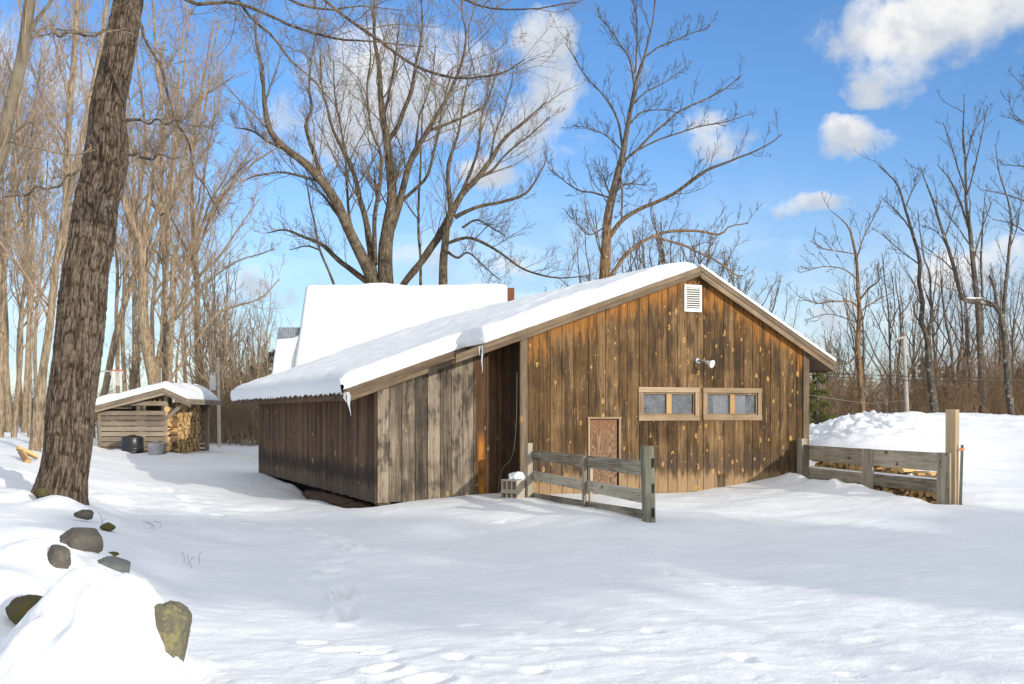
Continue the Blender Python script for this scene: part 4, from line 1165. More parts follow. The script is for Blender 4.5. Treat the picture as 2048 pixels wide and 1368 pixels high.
def add_tree(name, label, limbs, Y, ub, ut, group=None, cat='tree', twig=None, parts=('trunk', 'crown'), seed=1, K=(11, 6, 4), lens=((.12, .42), (.25, .6), (.3, .7)), up=(.3, .22, .15), tw=.0042, sides=9, spread=.5, base=None, lmax=3.2, dense=1., lmin=0., tmins=(.22, .15, .1)):
    """limbs: rows of (px, py, width px); every limb starts on the nearest earlier limb and wanders in depth"""
    rg = np.random.default_rng(seed)
    n = 26; P, R = [], []
    for k, l in enumerate(limbs):
        l = np.array(l, float)
        if k == 0: y0, sl = Y, rg.uniform(-.08, .08)
        else:
            best = None
            for Q, q2 in zip(P, PX):
                d = np.hypot(q2[:, 0] - l[0, 0], q2[:, 1] - l[0, 1]); b = d.argmin()
                if best is None or d[b] < best[0]: best = (d[b], Q[b])
            y0 = best[1][1] if best[0] < 60 else Y + rg.uniform(-1, 1); sl = rg.uniform(-spread, spread)
        ll = np.concatenate([[0], np.cumsum(np.hypot(*np.diff(l[:, :2], axis=0).T))]) * Y / F
        ys = y0 + sl * ll
        pts = np.array([[*W(a, b, y), max(w, 1.0) * y / F / 2] for (a, b, w), y in zip(l, ys)])
        q = resample(pts, n)
        L = ll[-1]; jit = .006 * L
        t = np.linspace(0, 1, n); q[:, :3] += (jit * np.minimum(1, t * 4)[:, None]) * np.stack([vnoise(t * 6, t * 0 + k * 3.1, seed=seed + c) for c in range(3)], 1)
        P.append(q[:, :3]); R.append(np.maximum(q[:, 3], .006))
        if k == 0: PX = []
        PX.append(resample(np.column_stack([l[:, 0], l[:, 1], l[:, 2]]), n))
    P, R = np.array(P), np.array(R)
    if base is not None:                       # carry the main stem(s) down into the ground
        ex = []
        for k in base:
            p = P[k][0]; g = gz(p[0], p[1]) - .3
            ex.append((np.linspace([p[0], p[1], g], p, n), np.linspace(R[k][0] * 1.35, R[k][0], n)))
        P = np.concatenate([P, np.array([e[0] for e in ex])]); R = np.concatenate([R, np.array([e[1] for e in ex])])
    o0 = np.array([P[0, 0, 0], P[0, 0, 1], min(P[0, 0, 2], 99)])
    if base is not None: o0 = P[len(limbs), 0]
    tree = empty(name, tuple(o0), 0, label, cat, group)
    V, f = tubes(P - o0, R, sides)
    # bark knobs
    amp = np.repeat(R.reshape(-1), sides) * .10
    nrmv = V - np.repeat((P - o0).reshape(-1, 3), sides, 0); nrmv = nrm(nrmv)
    V = V + nrmv * (amp * vnoise(V[:, 0] * 5, V[:, 1] * 5, V[:, 2] * 2.2, seed))[:, None]
    link(parts[0], grid_mesh('trunk', V, f), ub, tree, True)
    nl = len(limbs); tw_parts = []
    C1, r1 = grow(P[:nl], R[:nl], max(2, int(K[0] * dense)), *lens[0], ang=(.45, 1.0), n2=8, up=up[0], tmin=tmins[0], jit=.16, rc=.010, rmin=tw * 1.5, rng=rg, lmax=lmax, lmin=lmin)
    C2, r2 = grow(C1, r1, K[1], *lens[1], ang=(.4, .95), n2=5, up=up[1], tmin=.15, jit=.2, rc=.009, rmin=tw, rng=rg)
    C3, r3 = grow(C2, r2, K[2], *lens[2], ang=(.4, .9), n2=4, up=up[2], tmin=.2, jit=.2, rc=.009, rmin=tw * .8, rng=rg)
    for C, r, m_ in ((C1, r1, 5), (C2, r2, 3), (C3, r3, 3)): tw_parts.append(tubes(C - o0, r, m_))
    V, f = merge(tw_parts)
    link(parts[1], grid_mesh('crown', V, f), ut, tree, False)
    return tree


# --- the big maple behind the house
L = [
 [(772, 590, 34), (770, 504, 29), (778, 439, 25), (782, 395, 21), (778, 342, 18), (772, 285, 16), (765, 237, 14), (763, 189, 11), (760, 132, 9), (752, 88, 7), (748, 30, 5), (745, -40, 3)],
 [(750, 590, 27), (743, 557, 25), (719, 504, 23), (690, 447, 21), (673, 408, 20), (642, 364, 18), (607, 329, 16), (568, 298, 14), (541, 263, 12), (532, 219, 10), (528, 197, 8), (524, 131, 6), (511, 88, 4), (506, 30, 3)],
 [(640, 360, 8), (632, 320, 8), (612, 254, 7), (625, 219, 6), (620, 175, 5), (625, 110, 3), (640, 30, 2)],
 [(752, 575, 15), (739, 482, 14), (734, 439, 12), (721, 395, 10), (708, 351, 9), (686, 298, 8), (669, 263, 6), (655, 219, 5), (642, 175, 4), (640, 110, 3)],
 [(772, 285, 11), (796, 254, 10), (809, 219, 9), (822, 184, 8), (831, 140, 6), (840, 88, 5), (844, 44, 4), (840, -40, 2)],
 [(778, 470, 16), (783, 455, 15), (796, 417, 15), (805, 377, 13), (818, 329, 12), (831, 298, 11), (853, 263, 10), (870, 232, 9), (892, 197, 7), (914, 153, 6), (927, 110, 5), (932, 66, 4), (923, 20, 3), (930, -30, 2)],
 [(853, 263, 7), (897, 246, 6), (940, 228, 5), (971, 210, 4), (984, 175, 3), (1000, 120, 2)],
 [(800, 405, 8), (831, 377, 7), (853, 351, 6), (866, 307, 6), (875, 281, 5), (885, 220, 4), (905, 140, 2)],
 [(738, 566, 13), (708, 544, 12), (677, 518, 10), (647, 491, 8), (612, 474, 6), (568, 461, 4), (533, 465, 2)],
 [(750, 530, 10), (750, 439, 9), (756, 373, 8), (761, 307, 6), (743, 263, 5), (734, 175, 4), (739, 110, 3), (735, 20, 2)],
 [(785, 400, 11), (789, 365, 9), (790, 338, 6)], [(755, 400, 7), (752, 375, 6), (749, 360, 3)],
 [(642, 364, 6), (600, 352, 5), (560, 345, 4), (515, 352, 3), (480, 365, 2)],
 [(690, 447, 7), (668, 420, 6), (650, 395, 4), (632, 380, 3)],
 [(568, 298, 6), (540, 285, 5), (505, 262, 4), (470, 255, 2)],
 [(719, 504, 7), (700, 440, 6), (694, 380, 5), (690, 310, 4), (672, 200, 3), (668, 120, 2)],
 [(765, 237, 6), (778, 190, 5), (790, 120, 4), (800, 40, 2)],
 [(831, 298, 5), (838, 240, 4), (860, 170, 3), (872, 90, 2)],
]
add_tree('maple_tree', 'huge old maple with many spreading stems rising behind the house roof', L, 41., M['maple'], M['twig'], seed=3, base=(0, 1), K=(19, 7, 4), lmax=3.4, lmin=5., tw=.0056)
L = [
 [(886, 590, 20), (886, 530, 17), (890, 490, 15), (893, 450, 14), (901, 425, 13), (897, 351, 8), (901, 316, 7), (918, 263, 5), (930, 200, 4), (945, 120, 2)],
 [(795, 590, 14), (809, 566, 14), (844, 526, 14), (870, 487, 15), (892, 447, 16), (905, 420, 14), (923, 386, 13), (949, 360, 11), (980, 320, 9), (1006, 281, 7), (1046, 246, 5), (1090, 200, 2.5)],
 [(910, 435, 9), (930, 424, 8), (962, 412, 7), (1006, 404, 6), (1046, 390, 5), (1068, 368, 4), (1092, 325, 2)],
 [(885, 492, 7), (905, 483, 7), (936, 476, 6), (971, 487, 6), (1006, 509, 5), (1041, 535, 4.5), (1076, 548, 4), (1120, 556, 3), (1180, 552, 2)],
 [(923, 386, 7), (945, 333, 6), (958, 281, 5), (962, 237, 4), (975, 180, 3), (990, 110, 2)],
 [(949, 360, 6), (985, 340, 5), (1020, 300, 4), (1060, 270, 3), (1098, 235, 2)],
 [(890, 500, 6), (915, 515, 5), (935, 505, 4), (960, 525, 3), (1000, 560, 2)],
 [(925, 455, 5), (955, 440, 4), (990, 460, 3), (1010, 470, 2)],
 [(980, 320, 5), (990, 270, 4), (1012, 210, 3), (1028, 140, 2)],
]
add_tree('maple_tree', 'second old maple behind the house, with a long limb leaning right from its forked base', L, 42.5, M['maple'], M['twig'], seed=5, base=(0,), K=(18, 7, 4), lmax=3., lmin=4.5, tw=.0056)
add_tree('slender_tree', 'thin straight tree between the two old maples', [[(842, 590, 6), (838, 440, 5), (840, 350, 4), (847, 220, 2.5)], [(838, 440, 3), (815, 410, 2.5), (800, 380, 2)]], 46, M['maple'], M['twig'], seed=6, base=(0,), K=(14, 4, 3), lmax=1.6)
add_tree('slender_tree', 'thin leaning dark tree left of the huge maple behind the house roof', [[(672, 580, 6), (657, 540, 5), (640, 500, 4.5), (632, 455, 4), (618, 400, 3), (612, 350, 2)], [(640, 500, 4), (612, 492, 3), (580, 500, 2)]], 40, M['dark'], M['twigdark'], seed=7, base=(0,), K=(12, 5, 3), lmax=1.8)
# --- tree behind the barn ridge
L = [
 [(1209, 560, 22), (1212, 500, 20), (1216, 453, 18), (1223, 394, 16), (1234, 344, 15), (1243, 308, 12), (1250, 263, 10), (1259, 217, 8.5), (1268, 172, 7.5), (1277, 140, 6), (1291, 109, 5), (1300, 77, 4), (1309, 36, 3), (1313, -30, 2)],
 [(1219, 474, 10), (1241, 444, 9), (1277, 421, 8), (1314, 403, 7.5), (1350, 385, 7), (1395, 353, 6.5), (1422, 335, 6), (1468, 319, 4), (1504, 308, 3.5), (1536, 290, 3), (1563, 267, 1.5)],
 [(1212, 565, 8), (1228, 544, 8), (1250, 512, 8), (1277, 489, 7), (1309, 471, 6), (1341, 462, 6), (1395, 464, 5), (1441, 469, 4), (1459, 453, 3), (1495, 446, 2)],
 [(1305, 473, 5), (1350, 485, 4.5), (1395, 503, 4), (1441, 526, 3.5), (1481, 557, 2.5)],
 [(1240, 335, 6), (1248, 322, 6), (1268, 304, 5.5), (1300, 272, 5), (1332, 245, 4.5), (1359, 222, 4), (1400, 204, 3.5), (1445, 181, 3), (1486, 150, 1.5)],
 [(1268, 304, 4), (1314, 281, 3.5), (1355, 267, 3), (1395, 254, 2.8), (1445, 245, 2.3), (1500, 228, 1.3)],
 [(1245, 295, 5), (1237, 245, 4.5), (1223, 213, 4), (1200, 181, 3), (1173, 154, 2.5), (1151, 122, 2), (1132, 86, 1.3)],
 [(1221, 396, 4), (1187, 385, 3.5), (1164, 383, 3), (1142, 372, 2.5), (1119, 353, 2), (1096, 335, 1.3)],
 [(1268, 170, 4), (1259, 118, 3.5), (1241, 91, 3), (1223, 63, 2.5), (1196, 32, 1.5)],
 [(1291, 113, 4), (1323, 91, 3), (1359, 77, 2.5), (1391, 63, 2), (1422, 52, 1.3)],
 [(1271, 145, 4), (1273, 91, 3), (1273, 36, 2.5), (1259, -20, 1.5)],
 [(1240, 340, 4), (1244, 385, 4), (1243, 440, 3)],
 [(1243, 300, 3.5), (1214, 272, 2.5), (1182, 258, 2), (1150, 251, 1.3)],
 [(1250, 263, 4), (1270, 235, 3.5), (1290, 222, 3), (1330, 220, 2.2), (1370, 228, 1.3)],
 [(1259, 217, 4), (1290, 185, 3), (1330, 165, 2.5), (1385, 122, 1.3)],
 [(1223, 394, 4), (1245, 372, 3), (1265, 367, 2.5), (1285, 371, 1.5)],
 [(1223, 394, 5), (1212, 370, 4), (1208, 352, 2)],
 [(1216, 450, 3), (1180, 470, 2.5), (1160, 455, 2), (1145, 430, 1.3)],
]
add_tree('bare_tree', 'tall bare tree with flaking orange bark and long right limbs behind the barn ridge', L, 33., M['orange'], M['twigdark'], seed=9, base=(0,), K=(12, 5, 4), lens=((.08, .30), (.25, .6), (.3, .6)), lmin=4., lmax=1.8, tw=.0058)
# --- trees on the right
RT = [
 ('bare tree with level drooping branches nearest the right barn eave', 36., M['orange'], M['twigdark'], [
  [(1726, 835, 14), (1721, 745, 12), (1717, 666, 10.5), (1715, 587, 8), (1712, 519, 6), (1705, 477, 5), (1695, 450, 3), (1668, 425, 1.5)],
  [(1717, 614, 4), (1700, 603, 3.5), (1668, 603, 3), (1632, 606, 2.5), (1595, 592, 1.3)], [(1717, 604, 4), (1737, 577, 4), (1757, 561, 3), (1755, 529, 2)],
  [(1715, 560, 3), (1690, 540, 2.5), (1652, 533, 2), (1600, 545, 1.2)], [(1713, 519, 3), (1726, 477, 2.5), (1747, 435, 2), (1763, 400, 1.2)],
  [(1711, 508, 2.5), (1680, 503, 2.2), (1648, 497, 2), (1620, 482, 1.2)], [(1718, 698, 3.5), (1700, 724, 3.5), (1679, 729, 2.5)], [(1717, 625, 3), (1742, 608, 2.5), (1768, 592, 1.5)], [(1716, 645, 3), (1690, 636, 2.2), (1655, 628, 1.8), (1610, 640, 1.2)]]),
 ('thin straight sapling right of the tree with level branches', 40., M['dark'], M['twigdark'], [[(1781, 835, 5), (1779, 666, 4), (1774, 587, 3), (1763, 508, 1.5)], [(1779, 690, 3), (1790, 620, 2.2), (1782, 540, 1.3)], [(1779, 700, 2.5), (1757, 650, 2), (1742, 620, 1.3)]]),
 ('crooked dark tree bending left above the snow bank', 38., M['dark'], M['twigdark'], [
  [(1871, 835, 18), (1858, 708, 13), (1855, 672, 12), (1842, 645, 11), (1847, 603, 9), (1839, 561, 8), (1842, 524, 8), (1826, 466, 6), (1811, 414, 5), (1795, 366, 4), (1758, 329, 1.5)],
  [(1857, 680, 7), (1863, 614, 5), (1858, 550, 4), (1847, 508, 3), (1835, 420, 1.5)], [(1844, 648, 5), (1830, 630, 4), (1828, 612, 3), (1834, 600, 1.5)], [(1826, 466, 3), (1800, 430, 2.2), (1770, 400, 1.3)], [(1840, 530, 3), (1800, 500, 2), (1765, 470, 1.3)], [(1811, 414, 2.5), (1825, 380, 2), (1835, 350, 1.2)]]),
 ('tall straight tree with upright branches on the right, the highest there', 42., M['dark'], M['twigdark'], [
  [(1966, 835, 16), (1963, 719, 14), (1955, 614, 12), (1945, 535, 10), (1937, 456, 8), (1929, 403, 6), (1932, 324, 4.5), (1926, 245, 3), (1924, 190, 1.5)],
  [(1937, 456, 5), (1916, 393, 4), (1900, 361, 3), (1874, 329, 1.5)], [(1929, 403, 4), (1947, 350, 3), (1958, 298, 2.5), (1974, 225, 1.3)], [(1930, 380, 3.5), (1908, 310, 2.5), (1886, 245, 1.5)], [(1966, 670, 6), (1963, 561, 5), (1963, 482, 4), (1970, 390, 1.5)], [(1945, 535, 3.5), (1960, 470, 3), (1985, 400, 1.5)], [(1932, 324, 2.5), (1945, 270, 2), (1962, 215, 1.2)], [(1940, 490, 3), (1905, 440, 2.2), (1870, 400, 1.3)]]),
 ('forked tree at the right with a low level limb carrying snow', 37., M['dark'], M['twigdark'], [
  [(2023, 835, 15), (2010, 693, 13), (2002, 640, 12), (1992, 614, 11), (1963, 603, 10), (1931, 600, 9), (1922, 582, 9), (1900, 508, 7), (1879, 445, 5.5), (1863, 393, 4), (1842, 330, 1.5)],
  [(1994, 616, 7), (1989, 577, 6), (1979, 550, 4)], [(2005, 665, 8), (2008, 603, 8), (2016, 508, 6), (2021, 429, 4), (2000, 350, 2.5), (1988, 290, 1.3)], [(1900, 508, 3), (1880, 470, 2.2), (1850, 450, 1.3)], [(1910, 545, 3), (1885, 520, 2.2), (1850, 495, 1.3)], [(2016, 508, 3), (2035, 450, 2.2), (2045, 380, 1.3)], [(1890, 475, 3), (1905, 430, 2), (1925, 370, 1.2)]]),
 ('slim grey tree leaning left between the crooked and the tall tree', 44., M['dark'], M['twigdark'], [[(1922, 835, 7), (1905, 720, 6), (1889, 630, 4.5), (1880, 540, 2)], [(1900, 690, 3), (1870, 640, 2), (1855, 590, 1.3)], [(1889, 630, 2.5), (1905, 580, 2), (1915, 520, 1.3)]]),
 ('slim dark tree in front of the utility pole wires, left of the tall tree', 46., M['dark'], M['twigdark'], [[(1942, 835, 9), (1938, 720, 7), (1935, 640, 5), (1930, 580, 2)], [(1938, 720, 3), (1955, 660, 2), (1965, 620, 1.3)]]),
 ('tree beyond the right edge reaching into the sky with its branches', 34., M['dark'], M['twigdark'], [
  [(2150, 840, 22), (2145, 640, 18), (2130, 480, 14), (2110, 300, 9), (2095, 150, 5), (2085, 20, 2)], [(2130, 480, 6), (2080, 420, 4.5), (2030, 395, 3), (1960, 378, 1.5)], [(2110, 300, 5), (2070, 260, 3.5), (2030, 230, 2), (2015, 190, 1.3)], [(2100, 200, 4), (2065, 190, 3), (2035, 160, 1.5)], [(2140, 580, 5), (2095, 500, 3.5), (2030, 450, 2), (1985, 440, 1.3)], [(2120, 380, 4), (2075, 340, 3), (2020, 330, 1.5)]]),
]
for k, (lab, Y, mb_, mt_, lm) in enumerate(RT):
    add_tree('bare_tree', lab, lm, Y, mb_, mt_, 'bare trees beyond the snow bank', seed=20 + k, base=(0,), K=(8, 4, 3), lens=((.10, .34), (.25, .6), (.3, .6)), lmin=3.5, lmax=2., tw=.0060, sides=7)
mb = MB(); p = W(1945, 600, 36.9); lump('branch_snow', (p[0], 37.0, p[2] + .07), (.34, .05, .035), 61, M['snow'], 3, .3, 2., 'strip of snow lying on the low level limb of the forked tree', 'snow strip')
# --- leaning stem at the top left and the woods
add_tree('bare_tree', 'smooth pale leaning stem at the top left edge, nearest the viewer', [
 [(-150, 640, 34), (-75, 480, 31), (-10, 330, 28), (10, 256, 26), (28, 180, 24.5), (42, 128, 23.5), (52, 73, 22), (60, 0, 21), (72, -90, 18), (90, -250, 12)],
 [(50, 90, 7), (75, 38, 7), (98, 8, 6), (140, -60, 5), (200, -160, 3)], [(20, 200, 4), (70, 66, 4), (130, 62, 3.5), (200, 64, 3), (250, 58, 1.5)], [(0, 300, 4), (60, 245, 3), (90, 300, 2), (120, 340, 1.3)], [(5, 280, 4), (70, 295, 4), (140, 310, 3), (190, 300, 2)], [(60, 0, 5), (20, -40, 4), (-40, -60, 3)]],
 13., M['smooth'], M['twigtan'], seed=40, base=(0,), K=(9, 5, 3), lens=((.12, .3), (.25, .6), (.3, .6)), lmax=1.6, tw=.003, sides=12)
WL = [
 ('tall tan tree with a slight bend just left of the big trunk', 26., [[(70, 885, 22), (87, 742, 17), (103, 628, 15), (114, 514, 14), (126, 438, 13.5), (133, 329, 13), (142, 219, 12), (153, 110, 11), (161, 0, 10), (168, -120, 8)], [(128, 410, 5), (160, 330, 4), (200, 260, 3), (240, 150, 2)], [(142, 219, 5), (120, 130, 4), (100, 40, 2)], [(103, 620, 4), (60, 560, 3), (30, 480, 2)], [(135, 300, 4), (90, 210, 3), (60, 120, 2)]]),
 ('pale tan stem partly hidden behind the big trunk', 28., [[(82, 890, 18), (105, 760, 14), (125, 600, 12), (132, 480, 11), (146, 365, 10), (175, 219, 9), (205, 73, 8), (215, -60, 6)], [(146, 365, 4), (120, 300, 3), (95, 220, 2)], [(190, 150, 4), (170, 80, 3), (165, 0, 2)]]),
 ('straight brown tree at the left picture edge', 30., [[(2, 880, 12), (4, 742, 11), (9, 628, 10), (17, 514, 9), (25, 400, 9), (35, 250, 8), (45, 100, 6), (50, -40, 4)], [(25, 400, 3), (55, 330, 2.5), (75, 250, 2)], [(17, 514, 3), (-20, 440, 2)], [(32, 300, 3), (10, 200, 2), (0, 120, 1.5)]]),
 ('dark thin tree with a fork second from the left edge', 31., [[(27, 880, 12), (36, 761, 10), (44, 647, 8), (46, 590, 7), (55, 480, 5), (58, 380, 4), (70, 240, 3), (80, 120, 2)], [(44, 640, 6), (58, 600, 5), (62, 540, 4), (75, 450, 3), (80, 350, 2)]]),
 ('slim straight tree with few branches between the dark fork and the tan tree', 33., [[(58, 880, 7), (61, 780, 6), (63, 704, 5.5), (67, 552, 5), (70, 400, 4), (85, 250, 3), (92, 100, 2)], [(67, 552, 3), (85, 480, 2), (95, 400, 1.5)]]),
 ('many stemmed tan tree with a thick curved trunk right behind the woodshed', 37.5, [
  [(308, 790, 28), (308, 757, 27), (297, 704, 25), (287, 628, 22), (287, 552, 20), (285, 495, 19), (270, 449, 16), (255, 411, 13), (245, 370, 10), (238, 280, 7), (232, 180, 5), (240, 60, 3)],
  [(285, 500, 12), (300, 384, 11), (322, 292, 10), (336, 219, 9), (322, 183, 8), (311, 110, 6), (307, 36, 4), (300, -60, 2)],
  [(312, 760, 9), (323, 685, 8), (354, 628, 7), (399, 552, 6), (437, 514, 5), (480, 450, 3), (520, 400, 2)],
  [(338, 790, 12), (338, 757, 12), (342, 666, 11), (346, 571, 11), (346, 510, 9)],
  [(342, 757, 7), (380, 704, 6), (437, 628, 5), (513, 598, 3), (560, 560, 2)],
  [(325, 735, 8), (331, 628, 7), (335, 514, 6), (338, 457, 5.5), (345, 380, 5), (350, 250, 4), (365, 120, 3), (375, 0, 2)],
  [(300, 400, 8), (330, 430, 7), (365, 370, 6), (402, 250, 5), (420, 150, 3), (440, 40, 2)],
  [(287, 552, 8), (318, 475, 8), (365, 329, 6), (402, 183, 4), (425, 60, 2)],
  [(336, 600, 6), (380, 500, 5), (430, 410, 4), (500, 330, 3), (560, 290, 2)],
  [(322, 292, 5), (355, 250, 4), (400, 200, 3), (470, 150, 2)],
  [(345, 540, 5), (372, 420, 4), (385, 300, 3), (390, 160, 2)],
  [(350, 640, 5), (420, 560, 4), (480, 520, 3), (550, 500, 2)],
  [(331, 628, 5), (365, 540, 4), (410, 470, 3), (470, 380, 2)]]),
 ('leaning tan tree crossing behind the basketball hoop', 41., [[(205, 800, 15), (213, 765, 14), (228, 689, 13), (247, 620, 12), (266, 560, 12), (293, 506, 11), (308, 438, 10), (331, 400, 9), (345, 330, 8), (360, 250, 6), (370, 150, 4), (380, 20, 2)], [(266, 560, 5), (280, 470, 4), (282, 380, 3), (275, 250, 2)], [(331, 400, 4), (380, 340, 3), (430, 280, 2)]]),
 ('slim pale vertical tree behind the hoop', 43., [[(236, 790, 8), (234, 628, 7), (228, 514, 6.5), (225, 400, 6), (230, 250, 5), (245, 120, 3), (250, 0, 2)], [(228, 514, 3), (210, 440, 2), (200, 360, 1.5)], [(226, 420, 3), (250, 350, 2), (262, 280, 1.5)]]),
 ('dark stump of a snapped trunk beside the hoop', 39., [[(266, 800, 15), (266, 750, 14), (264, 738, 12)], [(268, 770, 5), (280, 720, 4), (276, 660, 3), (285, 600, 2)]]),
 ('brown tree with a steep fork between the big trunk and the many stemmed tree', 45., [[(250, 790, 9), (248, 650, 8), (262, 480, 7), (290, 330, 6), (292, 250, 5), (275, 120, 4), (268, 0, 2)], [(262, 480, 4), (240, 380, 3), (225, 300, 2)], [(290, 330, 4), (320, 200, 3), (330, 80, 2)]]),
]
for k, (lab, Y, lm) in enumerate(WL):
    add_tree('woodland_tree', lab, lm, Y, M['tan'], M['twigtan'], 'bare trees of the left wood', seed=60 + k, base=(0,) if k != 5 else (0, 3), K=(18, 6, 4) if len(lm) < 8 else (15, 6, 4), lens=((.12, .34), (.25, .6), (.3, .6)), lmin=5., lmax=3.0 if len(lm) < 8 else 2.8, tw=.0055, sides=9)


# --- the big leaning trunk: ridged bark modelled as relief
def big_trunk():
    Y = 14.5
    rows = [(112, 1075, 112), (116, 1030, 99), (119, 1000, 93), (134, 900, 92), (143, 800, 93), (147, 770, 94), (160, 666, 95), (171, 552, 90), (185, 476, 92), (194, 400, 91), (204, 365, 93), (214, 292, 90), (216, 219, 74), (230, 146, 70), (243, 73, 65), (257, 0, 61), (275, -90, 56), (300, -220, 46), (320, -360, 36)]
    pts = np.array([[*W(a, b, Y + .002 * (1000 - b)), w * Y / F / 2] for a, b, w in rows])
    n, m = 640, 220
    q = resample(pts, n); C, R = q[:, :3], q[:, 3]
    z0 = np.concatenate([[0], np.cumsum(np.linalg.norm(np.diff(C, axis=0), axis=1))])
    T = nrm(np.gradient(C, axis=0)); U = nrm(np.cross(T, np.array([0, 1., 0]))); V2 = np.cross(U, T)
    an = np.arange(m) * 2 * math.pi / m
    A, Z = np.meshgrid(an, z0)
    ca, sa = np.cos(A), np.sin(A)
    rr = R[:, None] * np.ones_like(A)
    wob = .20 * fbm(ca * 4 + 9, sa * 4, Z * 1.6, 3, 3)
    k1 = np.abs(vnoise(ca * 12 + wob * 6, sa * 12 + 3, Z * 4.2, 5)); k2 = np.abs(vnoise(ca * 25, sa * 25 + wob * 9, Z * 11., 8))
    ridge = .60 * np.minimum(k1 * 2.4, 1) + .40 * np.minimum(k2 * 2.2, 1)
    fine = vnoise(ca * 40, sa * 40, Z * 22, 11)
    big = .05 * fbm(ca * 1.2, sa * 1.2, Z * .9, 13, 3)
    rr = rr * (1 + big) + .021 * (ridge - .55) + .0035 * fine
    rr = rr + .06 * np.exp(-(np.maximum(Z - .35, 0) / .30) ** 2) * (1 + .6 * np.cos(A * 5 + 1))      # root flare
    pos = C[:, None, :] + rr[..., None] * (ca[..., None] * U[:, None, :] + sa[..., None] * V2[:, None, :])
    o0 = C[6].copy(); o0[2] = gz(o0[0], o0[1])
    i, j = np.meshgrid(np.arange(n - 1), np.arange(m), indexing='ij'); i = i.ravel() * m; j = j.ravel(); j2 = (j + 1) % m
    me = grid_mesh('trunk', (pos - o0).reshape(-1, 3), np.stack([i + j, i + j2, i + m + j2, i + m + j], 1))
    at = me.attributes.new('ridge', 'FLOAT', 'POINT'); at.data.foreach_set('value', np.ascontiguousarray(ridge.ravel(), np.float32))
    mm, nn = mat('ridged_bark'); ob = nn.obj(); rd = nn.attr('ridge')
    a = nn.noise(ob, 9., 6, .7); b = nn.noise(nn.vm('MULTIPLY', ob, (1, 1, .25)), 60., 4, .65); l = nn.noise(ob, 3.2, 5, .7)
    t = nn.m('ADD', nn.m('MULTIPLY', rd, .75), nn.m('MULTIPLY', nn.m('SUBTRACT', b, .5), .5))
    col = nn.ramp(t, [(.10, (.016, .012, .009)), (.42, (.070, .050, .034)), (.85, (.20, .158, .118))])
    col = nn.mix(nn.m('MULTIPLY', nn.ss(a, .5, .66), .5), col, (.075, .048, .029))
    col = nn.mix(nn.m('MULTIPLY', nn.m('MULTIPLY', nn.ss(l, .60, .68), nn.ss(rd, .4, .7)), .6), col, (.22, .23, .18))
    nn.out(col, .93, nn.bump(nn.m('ADD', b, nn.m('MULTIPLY', a, .6)), .7, .012), spec=.15)
    tree = empty('maple_tree', tuple(o0), 0, 'big dark leaning trunk with ridged bark at the left, its branches hanging over the yard', 'tree')
    link('trunk', me, mm, tree, True)
    # limbs that hang into the picture from above
    def lim(rows, dep):
        return resample(np.array([[*W(a, b, y), w * y / F / 2] for (a, b, w), y in zip(rows, np.linspace(dep[0], dep[1], len(rows)))]), 26)
    LM = [lim([(258, 0, 9), (268, 22, 7), (285, 50, 6.5), (310, 106, 6), (336, 164, 5.5), (354, 241, 5), (375, 300, 4), (395, 350, 3.2), (413, 376, 3), (440, 435, 1.5)], (14.4, 13.4)),
          lim([(300, -220, 26), (340, -60, 14), (390, 0, 8), (480, 10, 7), (537, 31, 6), (600, 53, 5.5), (664, 70, 5), (743, 81, 3.5), (850, 92, 2)], (14.6, 12.6)),
          lim([(320, -300, 26), (520, -170, 14), (610, -60, 8), (655, 0, 6), (708, 44, 6), (761, 83, 6), (805, 118, 6), (844, 140, 6), (884, 153, 5.5), (919, 161, 5), (962, 158, 4.2), (1006, 149, 3.2), (1050, 120, 1.8)], (14.8, 12.)),
          lim([(320, -350, 20), (420, -120, 10), (480, 10, 6), (545, 66, 5), (590, 120, 4), (625, 160, 3), (680, 215, 1.5)], (15.3, 16.5)),
          lim([(330, -340, 22), (600, -160, 12), (850, -40, 6), (960, 8, 4), (1060, 15, 3), (1160, 10, 1.5)], (14.8, 12.5)),
          lim([(316, -320, 14), (480, -120, 9), (560, -20, 6), (650, 20, 4.5), (720, 15, 3), (800, 25, 2)], (14.8, 14.2)),
          lim([(248, 240, 8), (300, 242, 4), (345, 245, 3), (395, 250, 1.5)], (14.3, 13.2)), lim([(250, 308, 7), (300, 315, 4), (340, 310, 2)], (14.3, 13.6)),
          lim([(168, 330, 6), (120, 365, 5), (60, 385, 4), (-20, 402, 3)], (14.5, 13.9)), lim([(222, 60, 6), (180, 66, 5), (120, 68, 4), (70, 72, 2)], (14.4, 13.8))]
    LM = np.array(LM); P, R = LM[..., :3] - o0, LM[..., 3]
    tt = np.linspace(0, 1, 26); P = P + (.05 * np.minimum(1, tt * 5)[None, :, None]) * np.stack([np.stack([vnoise(tt * 9, tt * 0 + k * 5.3, seed=c) for c in range(3)], 1) for k in range(len(P))])
    V, f = tubes(P, R, 9); link('limb', grid_mesh('limb', V, f), M['maple'], tree, True)
    rg = np.random.default_rng(77)
    C1, r1 = grow(P, R, 22, .10, .34, n2=8, up=.12, tmin=.15, rc=.007, rmin=.0035, rng=rg, lmax=1.3)
    C2, r2 = grow(C1, r1, 7, .25, .6, n2=5, up=.1, rc=.007, rmin=.0028, rng=rg); C3, r3 = grow(C2, r2, 4, .3, .6, n2=4, up=.08, rc=.007, rmin=.0022, rng=rg)
    V, f = merge([tubes(C1, r1, 4), tubes(C2, r2, 3), tubes(C3, r3, 3)]); link('twigs', grid_mesh('twigs', V, f), M['twig'], tree)
big_trunk()


